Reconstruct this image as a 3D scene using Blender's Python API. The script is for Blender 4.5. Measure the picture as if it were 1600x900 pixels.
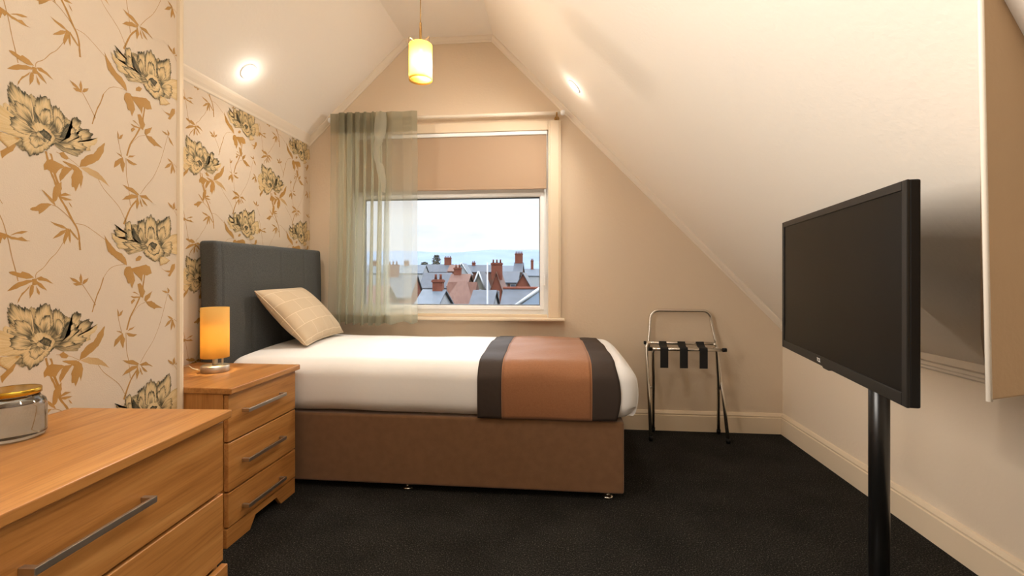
import bpy, bmesh, math, random
from mathutils import Vector, Matrix
from mathutils.geometry import tessellate_polygon

for o in list(bpy.data.objects):
    bpy.data.objects.remove(o)
SC = bpy.context.scene
COL = SC.collection
PI = math.pi


def lin(r, g, b, a=1.0):
    f = lambda c: (c / 255 / 12.92) if c / 255 <= 0.04045 else ((c / 255 + 0.055) / 1.055) ** 2.4
    return (f(r), f(g), f(b), a)


# ------------------------------------------------------------------ camera
EYE = 1.08
cam = bpy.data.cameras.new('camera')
cam.sensor_width = 36
cam.lens = 720 / 1600 * 36
cam.shift_y = -22 / 1600
cam.clip_start = 0.02
cam.clip_end = 9000
camo = bpy.data.objects.new('camera', cam)
COL.objects.link(camo)
camo.location = (0, 0, EYE)
camo.rotation_euler = (PI / 2, 0, math.atan(70 / 720))
SC.camera = camo

# ------------------------------------------------------------------ view, world, lights
SC.view_settings.view_transform = 'Standard'
SC.view_settings.look = 'None'
SC.view_settings.gamma = 1
SC.view_settings.use_curve_mapping = False
SC.view_settings.exposure = 0.36

DOWN_W = 26.0        # every recessed downlight
PENDANT_W = 54.0
BEDSIDE_W = 6.0
SUN_W = 1.5

w = bpy.data.worlds.new('sky')
SC.world = w
w.use_nodes = True
nt = w.node_tree
nt.nodes.clear()
N = nt.nodes.new
tc = N('ShaderNodeTexCoord')
sep = N('ShaderNodeSeparateXYZ')
nt.links.new(tc.outputs['Generated'], sep.inputs[0])
mp = N('ShaderNodeMapping')
mp.inputs['Scale'].default_value = (2.2, 2.2, 9)
nt.links.new(tc.outputs['Generated'], mp.inputs[0])
cl = N('ShaderNodeTexNoise')
cl.inputs['Scale'].default_value = 1.6
cl.inputs['Detail'].default_value = 5
nt.links.new(mp.outputs[0], cl.inputs['Vector'])
cr = N('ShaderNodeValToRGB')
cr.color_ramp.elements[0].position = 0.30
cr.color_ramp.elements[0].color = lin(228, 238, 251)
cr.color_ramp.elements[1].position = 0.50
cr.color_ramp.elements[1].color = lin(254, 254, 254)
nt.links.new(cl.outputs['Fac'], cr.inputs[0])
# an overcast sky is several times brighter overhead than at the horizon
up = N('ShaderNodeMapRange')
up.inputs['From Min'].default_value = 0.17
up.inputs['From Max'].default_value = 0.42
up.inputs['To Min'].default_value = 0.90
up.inputs['To Max'].default_value = 8.0
nt.links.new(sep.outputs['Z'], up.inputs['Value'])
bg = N('ShaderNodeBackground')
nt.links.new(cr.outputs[0], bg.inputs['Color'])
nt.links.new(up.outputs[0], bg.inputs['Strength'])
wo = N('ShaderNodeOutputWorld')
nt.links.new(bg.outputs[0], wo.inputs[0])

sun = bpy.data.lights.new('sun', 'SUN')
sun.energy = SUN_W
sun.angle = 0.2
sun.color = (1, 0.95, 0.88)
suno = bpy.data.objects.new('sun', sun)
COL.objects.link(suno)
suno.rotation_euler = (math.radians(38), 0, math.radians(30))     # high, from behind the house


# added soft fill light by the left wall, out of view; no window there
fill = bpy.data.lights.new('added_fill_light', 'AREA')
fill.shape = 'RECTANGLE'
fill.size = 1.5
fill.spread = math.radians(125)
fill.size_y = 0.9
fill.energy = 30
fill.color = (1, 0.95, 0.88)
fillo = bpy.data.objects.new('added_fill_light', fill)
COL.objects.link(fillo)
fillo.location = (-1.44, 0.2, 1.48)
fillo.rotation_euler = (math.radians(90 + 3), 0, math.radians(-90))

# ------------------------------------------------------------------ materials
def mat(name, col, rough=0.6, metal=0.0, var=None, scale=30.0, bump=0.0, bscale=200.0, spec=0.5,
        stretch=(1, 1, 1), detail=4.0, coat=0.0, sheen=0.0):
    m = bpy.data.materials.new(name)
    m.use_nodes = True
    t = m.node_tree
    b = t.nodes['Principled BSDF']
    b.inputs['Base Color'].default_value = lin(*col)
    b.inputs['Roughness'].default_value = rough
    b.inputs['Metallic'].default_value = metal
    b.inputs['Specular IOR Level'].default_value = spec
    b.inputs['Coat Weight'].default_value = coat
    b.inputs['Sheen Weight'].default_value = sheen
    c = t.nodes.new('ShaderNodeTexCoord')
    mpp = t.nodes.new('ShaderNodeMapping')
    mpp.inputs['Scale'].default_value = stretch
    t.links.new(c.outputs['Object'], mpp.inputs[0])
    if var:
        n = t.nodes.new('ShaderNodeTexNoise')
        n.inputs['Scale'].default_value = scale
        n.inputs['Detail'].default_value = detail
        t.links.new(mpp.outputs[0], n.inputs['Vector'])
        r = t.nodes.new('ShaderNodeValToRGB')
        r.color_ramp.elements[0].position = 0.35
        r.color_ramp.elements[0].color = lin(*col)
        r.color_ramp.elements[1].position = 0.65
        r.color_ramp.elements[1].color = lin(*var)
        t.links.new(n.outputs['Fac'], r.inputs[0])
        t.links.new(r.outputs[0], b.inputs['Base Color'])
    if bump:
        n2 = t.nodes.new('ShaderNodeTexNoise')
        n2.inputs['Scale'].default_value = bscale
        n2.inputs['Detail'].default_value = 3
        t.links.new(mpp.outputs[0], n2.inputs['Vector'])
        bp = t.nodes.new('ShaderNodeBump')
        bp.inputs['Strength'].default_value = bump
        bp.inputs['Distance'].default_value = 0.01
        t.links.new(n2.outputs['Fac'], bp.inputs['Height'])
        t.links.new(bp.outputs[0], b.inputs['Normal'])
    return m


def wood(name, axis):
    m = bpy.data.materials.new(name)
    m.use_nodes = True
    t = m.node_tree
    b = t.nodes['Principled BSDF']
    b.inputs['Roughness'].default_value = 0.34
    b.inputs['Specular IOR Level'].default_value = 0.45
    c = t.nodes.new('ShaderNodeTexCoord')
    mpp = t.nodes.new('ShaderNodeMapping')
    s = [14, 14, 14]
    s[axis] = 1.3
    mpp.inputs['Scale'].default_value = s
    t.links.new(c.outputs['Object'], mpp.inputs[0])
    n = t.nodes.new('ShaderNodeTexNoise')
    n.inputs['Scale'].default_value = 1.3
    n.inputs['Detail'].default_value = 7
    n.inputs['Roughness'].default_value = 0.6
    n.inputs['Distortion'].default_value = 0.9
    t.links.new(mpp.outputs[0], n.inputs['Vector'])
    r = t.nodes.new('ShaderNodeValToRGB')
    e = r.color_ramp.elements
    e[0].position = 0.3
    e[0].color = lin(158, 103, 50)
    e[1].position = 0.72
    e[1].color = lin(203, 148, 86)
    e.new(0.5).color = lin(187, 129, 69)
    t.links.new(n.outputs['Fac'], r.inputs[0])
    # fine dark pores along the grain
    mp2 = t.nodes.new('ShaderNodeMapping')
    s2 = [160, 160, 160]
    s2[axis] = 5
    mp2.inputs['Scale'].default_value = s2
    t.links.new(c.outputs['Object'], mp2.inputs[0])
    n2 = t.nodes.new('ShaderNodeTexNoise')
    n2.inputs['Scale'].default_value = 1.0
    n2.inputs['Detail'].default_value = 2
    t.links.new(mp2.outputs[0], n2.inputs['Vector'])
    r2 = t.nodes.new('ShaderNodeValToRGB')
    r2.color_ramp.elements[0].position = 0.25
    r2.color_ramp.elements[0].color = (0.72, 0.68, 0.62, 1)
    r2.color_ramp.elements[1].position = 0.5
    r2.color_ramp.elements[1].color = (1, 1, 1, 1)
    t.links.new(n2.outputs['Fac'], r2.inputs[0])
    mx = t.nodes.new('ShaderNodeMix')
    mx.data_type = 'RGBA'
    mx.blend_type = 'MULTIPLY'
    mx.inputs['Factor'].default_value = 0.8
    t.links.new(r.outputs[0], mx.inputs['A'])
    t.links.new(r2.outputs[0], mx.inputs['B'])
    t.links.new(mx.outputs['Result'], b.inputs['Base Color'])
    return m


M = {}
M['ceil'] = mat('ceiling_paint', (246, 238, 227), 0.8, bump=0.08, bscale=45, spec=0.2)
M['slope'] = mat('slope_embossed_paper', (246, 236, 222), 0.75, bump=0.12, bscale=60, spec=0.25)
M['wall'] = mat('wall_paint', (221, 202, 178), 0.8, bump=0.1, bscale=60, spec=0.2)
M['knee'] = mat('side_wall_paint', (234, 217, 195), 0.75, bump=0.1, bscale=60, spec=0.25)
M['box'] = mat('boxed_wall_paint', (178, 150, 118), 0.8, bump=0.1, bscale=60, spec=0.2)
M['trim'] = mat('cream_gloss_paint', (232, 213, 186), 0.4, spec=0.4)
M['trimw'] = mat('cornice_paint', (234, 221, 203), 0.5, spec=0.3)
M['pvc'] = mat('white_plastic_frame', (246, 247, 247), 0.35)
M['gasket'] = mat('black_gasket', (40, 44, 50), 0.6)
M['wood'] = wood('oak_long_grain', 1)
M['woodv'] = wood('oak_upright_grain', 2)
M['nickel'] = mat('brushed_nickel', (196, 188, 176), 0.42, 1.0, bump=0.05, bscale=400, stretch=(1, 0.05, 1))
M['chrome'] = mat('chrome', (222, 216, 206), 0.24, 1.0)
M['brass'] = mat('antique_brass', (170, 135, 85), 0.3, 1.0)
M['gold'] = mat('gold_lid', (214, 178, 72), 0.22, 1.0)
M['black'] = mat('black_plastic', (14, 13, 13), 0.45, spec=0.25)
M['bezel'] = mat('bezel_plastic', (26, 25, 23), 0.35, spec=0.3)
M['screen'] = mat('dark_screen', (8, 8, 7), 0.3, spec=0.12)
M['pole'] = mat('satin_black_metal', (16, 15, 14), 0.3, 0.0, spec=0.6)
M['webbing'] = mat('black_webbing', (18, 17, 17), 0.8, bump=0.3, bscale=500)
M['headb'] = mat('charcoal_fabric', (78, 80, 80), 0.95, var=(98, 99, 98), scale=260, bump=0.4, bscale=600, spec=0.1)
M['divan'] = mat('brown_suede', (123, 90, 63), 0.95, var=(129, 95, 67), scale=25, bump=0.2, bscale=400, spec=0.1, sheen=0.3)
M['linen'] = mat('white_bed_linen', (243, 241, 239), 0.9, bump=0.1, bscale=14, spec=0.15)
M['copper'] = mat('copper_runner_fabric', (148, 98, 63), 0.7, var=(156, 105, 69), scale=180, bump=0.12, bscale=40, spec=0.3, sheen=0.2)
M['band'] = mat('dark_brown_satin', (66, 56, 50), 0.75, bump=0.12, bscale=40, spec=0.2)
M['piping'] = mat('pale_piping', (180, 130, 92), 0.7)
M['white_cable'] = mat('white_cable', (235, 225, 205), 0.5)
M['blind'] = None


def carpet():
    m = mat('charcoal_carpet', (22, 20, 19), 0.98, bump=0.9, bscale=320, spec=0.05)
    t = m.node_tree
    b = t.nodes['Principled BSDF']
    c = t.nodes['Texture Coordinate'] if 'Texture Coordinate' in t.nodes else t.nodes.new('ShaderNodeTexCoord')
    n = t.nodes.new('ShaderNodeTexNoise')
    n.inputs['Scale'].default_value = 190
    n.inputs['Detail'].default_value = 3
    t.links.new(c.outputs['Object'], n.inputs['Vector'])
    r = t.nodes.new('ShaderNodeValToRGB')
    e = r.color_ramp.elements
    e[0].position = 0.42
    e[0].color = lin(38, 37, 35)
    e[1].position = 0.8
    e[1].color = lin(150, 142, 128)
    e.new(0.62).color = lin(64, 62, 58)
    t.links.new(n.outputs['Fac'], r.inputs[0])
    n2 = t.nodes.new('ShaderNodeTexNoise')
    n2.inputs['Scale'].default_value = 4
    n2.inputs['Detail'].default_value = 3
    t.links.new(c.outputs['Object'], n2.inputs['Vector'])
    r2 = t.nodes.new('ShaderNodeValToRGB')
    r2.color_ramp.elements[0].position = 0.3
    r2.color_ramp.elements[0].color = (0.75, 0.75, 0.75, 1)
    r2.color_ramp.elements[1].position = 0.7
    r2.color_ramp.elements[1].color = (1.1, 1.1, 1.1, 1)
    t.links.new(n2.outputs['Fac'], r2.inputs[0])
    mx = t.nodes.new('ShaderNodeMix')
    mx.data_type = 'RGBA'
    mx.blend_type = 'MULTIPLY'
    mx.inputs['Factor'].default_value = 1
    t.links.new(r.outputs[0], mx.inputs['A'])
    t.links.new(r2.outputs[0], mx.inputs['B'])
    t.links.new(mx.outputs['Result'], b.inputs['Base Color'])
    return m


M['carpet'] = carpet()


def sheer(name, col, opacity, edge, trans=0.6):
    """Cloth that lets light through: partly see-through, the rest diffuse and translucent."""
    m = bpy.data.materials.new(name)
    m.use_nodes = True
    t = m.node_tree
    t.nodes.clear()
    out = t.nodes.new('ShaderNodeOutputMaterial')
    d = t.nodes.new('ShaderNodeBsdfDiffuse')
    d.inputs[0].default_value = lin(*col)
    tr = t.nodes.new('ShaderNodeBsdfTranslucent')
    tr.inputs[0].default_value = lin(*col)
    m1 = t.nodes.new('ShaderNodeMixShader')
    m1.inputs[0].default_value = trans
    t.links.new(d.outputs[0], m1.inputs[1])
    t.links.new(tr.outputs[0], m1.inputs[2])
    tp = t.nodes.new('ShaderNodeBsdfTransparent')
    m2 = t.nodes.new('ShaderNodeMixShader')
    t.links.new(tp.outputs[0], m2.inputs[1])
    t.links.new(m1.outputs[0], m2.inputs[2])
    if edge > opacity:
        lw = t.nodes.new('ShaderNodeLayerWeight')
        lw.inputs['Blend'].default_value = 0.35
        mr = t.nodes.new('ShaderNodeMapRange')
        mr.inputs['To Min'].default_value = opacity
        mr.inputs['To Max'].default_value = edge
        t.links.new(lw.outputs['Facing'], mr.inputs['Value'])
        t.links.new(mr.outputs[0], m2.inputs[0])
    else:
        m2.inputs[0].default_value = opacity
    t.links.new(m2.outputs[0], out.inputs[0])
    return m


M['voile'] = sheer('sage_voile', (212, 211, 192), 0.38, 1.0, 0.66)
M['voile2'] = sheer('sage_voile_doubled_dimmed', (164, 160, 138), 0.80, 0.97, 0.5)  # denser doubled cloth; colour also darkened to imitate backlit shade
M['voile3'] = sheer('pale_voile_fold', (190, 186, 168), 0.62, 0.95, 0.35)
M['blind'] = sheer('beige_blind_cloth', (188, 162, 137), 1.0, 0.0, 0.12)
M['shade'] = sheer('cream_glass_shade', (176, 138, 64), 0.74, 0.0, 0.38)
M['lampshade'] = sheer('amber_fabric_shade', (250, 218, 142), 1.0, 0.0, 0.6)


def glass(name, tint=(1, 1, 1, 1), gloss=0.06):
    m = bpy.data.materials.new(name)
    m.use_nodes = True
    t = m.node_tree
    t.nodes.clear()
    out = t.nodes.new('ShaderNodeOutputMaterial')
    tp = t.nodes.new('ShaderNodeBsdfTransparent')
    tp.inputs[0].default_value = tint
    g = t.nodes.new('ShaderNodeBsdfGlossy')
    g.inputs['Roughness'].default_value = 0.02
    fr = t.nodes.new('ShaderNodeFresnel')
    fr.inputs[0].default_value = 1.45
    mx = t.nodes.new('ShaderNodeMixShader')
    t.links.new(fr.outputs[0], mx.inputs[0])
    t.links.new(tp.outputs[0], mx.inputs[1])
    t.links.new(g.outputs[0], mx.inputs[2])
    t.links.new(mx.outputs[0], out.inputs[0])
    return m


M['pane'] = glass('window_glass', (0.97, 0.985, 1, 1))


def real_glass():
    m = bpy.data.materials.new('jar_glass')
    m.use_nodes = True
    b = m.node_tree.nodes['Principled BSDF']
    b.inputs['Base Color'].default_value = (0.62, 0.64, 0.63, 1)
    b.inputs['Transmission Weight'].default_value = 1
    b.inputs['Roughness'].default_value = 0.0
    b.inputs['IOR'].default_value = 1.48
    return m


M['jar'] = real_glass()


def emit(name, col, s):
    m = bpy.data.materials.new(name)
    m.use_nodes = True
    t = m.node_tree
    t.nodes.clear()
    out = t.nodes.new('ShaderNodeOutputMaterial')
    e = t.nodes.new('ShaderNodeEmission')
    e.inputs[0].default_value = col
    e.inputs[1].default_value = s
    t.links.new(e.outputs[0], out.inputs[0])
    return m


M['lens'] = emit('downlight_lens', (1, 0.9, 0.75, 1), 6)
M['bulb'] = emit('warm_bulb', (1, 0.86, 0.58, 1), 5)


def cushion_mat():
    m = mat('stitched_beige_cloth', (196, 176, 148), 0.75, bump=0.15, bscale=300, spec=0.2)
    t = m.node_tree
    b = t.nodes['Principled BSDF']
    uv = t.nodes.new('ShaderNodeTexCoord')
    br = t.nodes.new('ShaderNodeTexBrick')
    br.inputs['Color1'].default_value = lin(197, 176, 147)
    br.inputs['Color2'].default_value = lin(204, 184, 156)
    br.inputs['Mortar'].default_value = lin(222, 204, 174)
    br.inputs['Scale'].default_value = 1.0
    br.inputs['Mortar Size'].default_value = 0.0018
    br.inputs['Mortar Smooth'].default_value = 0.2
    br.inputs['Brick Width'].default_value = 0.15
    br.inputs['Row Height'].default_value = 0.085
    t.links.new(uv.outputs['UV'], br.inputs['Vector'])
    t.links.new(br.outputs['Color'], b.inputs['Base Color'])
    return m


M['cushion'] = cushion_mat()


# ------------------------------------------------------------------ mesh helpers
def box(bm, x0, x1, y0, y1, z0, z1):
    vs = [bm.verts.new(p) for p in ((x0, y0, z0), (x1, y0, z0), (x1, y1, z0), (x0, y1, z0),
                                    (x0, y0, z1), (x1, y0, z1), (x1, y1, z1), (x0, y1, z1))]
    for f in ((0, 3, 2, 1), (4, 5, 6, 7), (0, 1, 5, 4), (1, 2, 6, 5), (2, 3, 7, 6), (3, 0, 4, 7)):
        bm.faces.new([vs[i] for i in f])
    return vs


def tube(bm, pts, r, seg=12, cap=True):
    pts = [Vector(p) for p in pts]
    rings = []
    up = None
    for i, p in enumerate(pts):
        if i == 0:
            d = pts[1] - p
        elif i == len(pts) - 1:
            d = p - pts[i - 1]
        else:
            d = (pts[i + 1] - p).normalized() + (p - pts[i - 1]).normalized()
        d.normalize()
        if up is None:
            up = Vector((0, 0, 1)) if abs(d.z) < 0.9 else Vector((1, 0, 0))
        a = d.cross(up).normalized()
        b = a.cross(d).normalized()
        up = b
        rr = r[i] if isinstance(r, (list, tuple)) else r
        rings.append([bm.verts.new(p + (a * math.cos(2 * PI * k / seg) + b * math.sin(2 * PI * k / seg)) * rr) for k in range(seg)])
    for A, B in zip(rings, rings[1:]):
        for k in range(seg):
            f = bm.faces.new((A[k], A[(k + 1) % seg], B[(k + 1) % seg], B[k]))
            f.smooth = True
    if cap:
        bm.faces.new(rings[0][::-1])
        bm.faces.new(rings[-1])


def lathe(bm, prof, c=(0, 0, 0), seg=40, close=False, smooth=True):
    rings = []
    for r, z in prof:
        if r < 1e-6:
            rings.append([bm.verts.new((c[0], c[1], c[2] + z))])
        else:
            rings.append([bm.verts.new((c[0] + r * math.cos(2 * PI * k / seg), c[1] + r * math.sin(2 * PI * k / seg), c[2] + z)) for k in range(seg)])
    pr = list(zip(rings, rings[1:]))
    if close:
        pr.append((rings[-1], rings[0]))
    for A, B in pr:
        for k in range(seg):
            k2 = (k + 1) % seg
            if len(A) == 1:
                f = bm.faces.new((A[0], B[k2], B[k]))
            elif len(B) == 1:
                f = bm.faces.new((A[k], A[k2], B[0]))
            else:
                f = bm.faces.new((A[k], A[k2], B[k2], B[k]))
            f.smooth = smooth


def prism(bm, poly, axis, a, b):
    """Extrude a 2-D polygon (list of pairs) along an axis from a to b."""
    def P(u, v, t):
        return (t, u, v) if axis == 0 else ((u, t, v) if axis == 1 else (u, v, t))
    A = [bm.verts.new(P(u, v, a)) for u, v in poly]
    B = [bm.verts.new(P(u, v, b)) for u, v in poly]
    n = len(poly)
    for k in range(n):
        bm.faces.new((A[k], A[(k + 1) % n], B[(k + 1) % n], B[k]))
    bm.faces.new(A[::-1])
    bm.faces.new(B)


def roundbox(bm, x0, x1, y0, y1, z0, z1, r, n=(40, 24, 10), deform=None):
    """A box with rounded edges, finely gridded; deform moves each point."""
    c = Vector(((x0 + x1) / 2, (y0 + y1) / 2, (z0 + z1) / 2))
    hx, hy, hz = (x1 - x0) / 2, (y1 - y0) / 2, (z1 - z0) / 2
    h = (hx, hy, hz)
    cache = {}

    def coords(k):
        m = n[k]
        R = min(r / h[k], 0.95)
        # more points near the ends
        out = []
        for i in range(m + 1):
            t = -1 + 2 * i / m
            s = 0.35 * t + 0.65 * math.sin(t * PI / 2)
            out.append(s)
        return out
    cc = [coords(k) for k in range(3)]

    def vert(i, j, k):
        key = (i, j, k)
        if key not in cache:
            p = Vector((cc[0][i] * hx, cc[1][j] * hy, cc[2][k] * hz))
            q = Vector((max(-hx + r, min(hx - r, p.x)), max(-hy + r, min(hy - r, p.y)), max(-hz + r, min(hz - r, p.z))))
            d = p - q
            if d.length > 1e-9:
                # map the cube shell onto the rounded shell
                mval = max(abs(d.x), abs(d.y), abs(d.z))
                d = d.normalized() * (mval if mval < r else r)
            v = c + q + d
            if deform:
                v = Vector(deform(*v))
            cache[key] = bm.verts.new(v)
        return cache[key]
    nx, ny, nz = n
    def quad(a, b, c_, d):
        f = bm.faces.new((a, b, c_, d))
        f.smooth = True
    for i in range(nx):
        for j in range(ny):
            quad(vert(i, j, 0), vert(i, j + 1, 0), vert(i + 1, j + 1, 0), vert(i + 1, j, 0))
            quad(vert(i, j, nz), vert(i + 1, j, nz), vert(i + 1, j + 1, nz), vert(i, j + 1, nz))
    for i in range(nx):
        for k in range(nz):
            quad(vert(i, 0, k), vert(i + 1, 0, k), vert(i + 1, 0, k + 1), vert(i, 0, k + 1))
            quad(vert(i, ny, k), vert(i, ny, k + 1), vert(i + 1, ny, k + 1), vert(i + 1, ny, k))
    for j in range(ny):
        for k in range(nz):
            quad(vert(0, j, k), vert(0, j, k + 1), vert(0, j + 1, k + 1), vert(0, j + 1, k))
            quad(vert(nx, j, k), vert(nx, j + 1, k), vert(nx, j + 1, k + 1), vert(nx, j, k + 1))


def obj(name, bm, m, parent=None, bevel=0.0, bseg=2, kind=None, label=None, cat=None, group=None, fix=True):
    if fix:
        bmesh.ops.recalc_face_normals(bm, faces=bm.faces)
    me = bpy.data.meshes.new(name)
    bm.to_mesh(me)
    bm.free()
    for mm in (m if isinstance(m, (list, tuple)) else [m]):
        me.materials.append(mm)
    o = bpy.data.objects.new(name, me)
    COL.objects.link(o)
    if parent:
        o.parent = parent
    if bevel:
        b = o.modifiers.new('bevel', 'BEVEL')
        b.width = bevel
        b.segments = bseg
        b.limit_method = 'ANGLE'
        b.angle_limit = math.radians(40)
    if kind:
        o['kind'] = kind
    if label:
        o['label'] = label
    if cat:
        o['category'] = cat
    if group:
        o['group'] = group
    return o


def thing(name, label, cat, loc=(0, 0, 0), rz=0.0, group=None, kind=None):
    o = bpy.data.objects.new(name, None)
    o.empty_display_size = 0.05
    COL.objects.link(o)
    o.location = loc
    o.rotation_euler = (0, 0, rz)
    o['label'] = label
    if cat:
        o['category'] = cat
    if group:
        o['group'] = group
    if kind:
        o['kind'] = kind
    return o


def nb():
    return bmesh.new()


# ------------------------------------------------------------------ room shell (metres; back wall at Y = 3.28)
YB, YF = 3.28, -1.7           # wall with the window; wall behind the camera
XL, XN, XR = -1.836, -1.475, 1.52
CEIL = [(XL, 2.08), (-1.10, 2.782), (-0.452, 2.78), (XR, 0.742)]
WX0, WX1, WZ0, WZ1 = -1.505, -0.06, 0.77, 2.10      # window opening

bm = nb()
box(bm, XL - .1, XR + .1, YF - .1, YB + .12, -.1, 0)
obj('floor', bm, M['carpet'], kind='structure', label='charcoal speckled carpet floor')

# ceiling: left slope, narrow flat strip, right slope
bm = nb()
outer = [(XL - .1, 2.08 + .05), (-1.13, 2.88), (-0.41, 2.88), (XR + .1, 0.80)]
prism(bm, CEIL + outer[::-1], 1, YF - .1, YB + .12)
c_ob = obj('ceiling', bm, [M['ceil'], M['slope']], kind='structure', label='cream sloping attic ceiling with a narrow flat strip on top')
for p in c_ob.data.polygons:
    cx = sum(c_ob.data.vertices[i].co.x for i in p.vertices) / len(p.vertices)
    if cx > -0.2:
        p.material_index = 1

# wall with the window
bm = nb()
outl = [(XL - .1, -.1), (XR + .1, -.1), (XR + .1, 0.70)] + [(x, z + .02) for x, z in CEIL[::-1]] + [(XL - .1, 2.08)]
hole = [(WX0, WZ0), (WX1, WZ0), (WX1, WZ1), (WX0, WZ1)]
pts = [Vector((x, z, 0)) for x, z in outl]
hp = [Vector((x, z, 0)) for x, z in hole]
allp = outl + hole
tri = tessellate_polygon([pts, hp])
fv = [bm.verts.new((x, YB, z)) for x, z in allp]
bv = [bm.verts.new((x, YB + .12, z)) for x, z in allp]
for a, b, c in tri:
    bm.faces.new((fv[a], fv[b], fv[c]))
    bm.faces.new((bv[a], bv[c], bv[b]))
for k0, n_ in ((0, len(outl)), (len(outl), 4)):
    for k in range(n_):
        a, b = k0 + k, k0 + (k + 1) % n_
        bm.faces.new((fv[a], fv[b], bv[b], bv[a]))
obj('wall_back', bm, M['wall'], kind='structure', label='tan painted gable wall with the window')

bm = nb()
prism(bm, [(XL - .1, -.1), (XR + .1, -.1), (XR + .1, .72)] + [(x, z + .02) for x, z in CEIL[::-1]] + [(XL - .1, 2.08)], 1, YF - .1, YF)
obj('wall_front', bm, M['wall'], kind='structure', label='wall behind the camera')
bm = nb()
box(bm, XR, XR + .1, YF, YB, -.1, 0.745)
obj('wall_right', bm, M['knee'], kind='structure', label='low cream knee wall under the right slope')

# boxed-in wall piece on the right, hanging over the knee wall
bm = nb()
ED = (.704, .825)
poly = [ED, (ED[0] + .913 * 1.0, ED[1] + .407 * 1.0), (ED[0] + .78 * 1.05, ED[1] + .95 * 1.05)]
zb0, zt = 0.872, 2.3
prism(bm, poly, 2, zb0, zt)
for v in bm.verts:
    if v.co.z > 1.5:
        v.co.x -= .028
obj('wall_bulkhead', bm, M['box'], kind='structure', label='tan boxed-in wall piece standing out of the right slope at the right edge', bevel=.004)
bm = nb()
tube(bm, [(ED[0] + .001, ED[1] + .002, zb0 - .001), (ED[0] - .027, ED[1] + .002, zt)], .0042, 10)
obj('trim_7', bm, M['trimw'], kind='structure', label='pale corner bead on the edge of the boxed-in wall')

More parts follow.
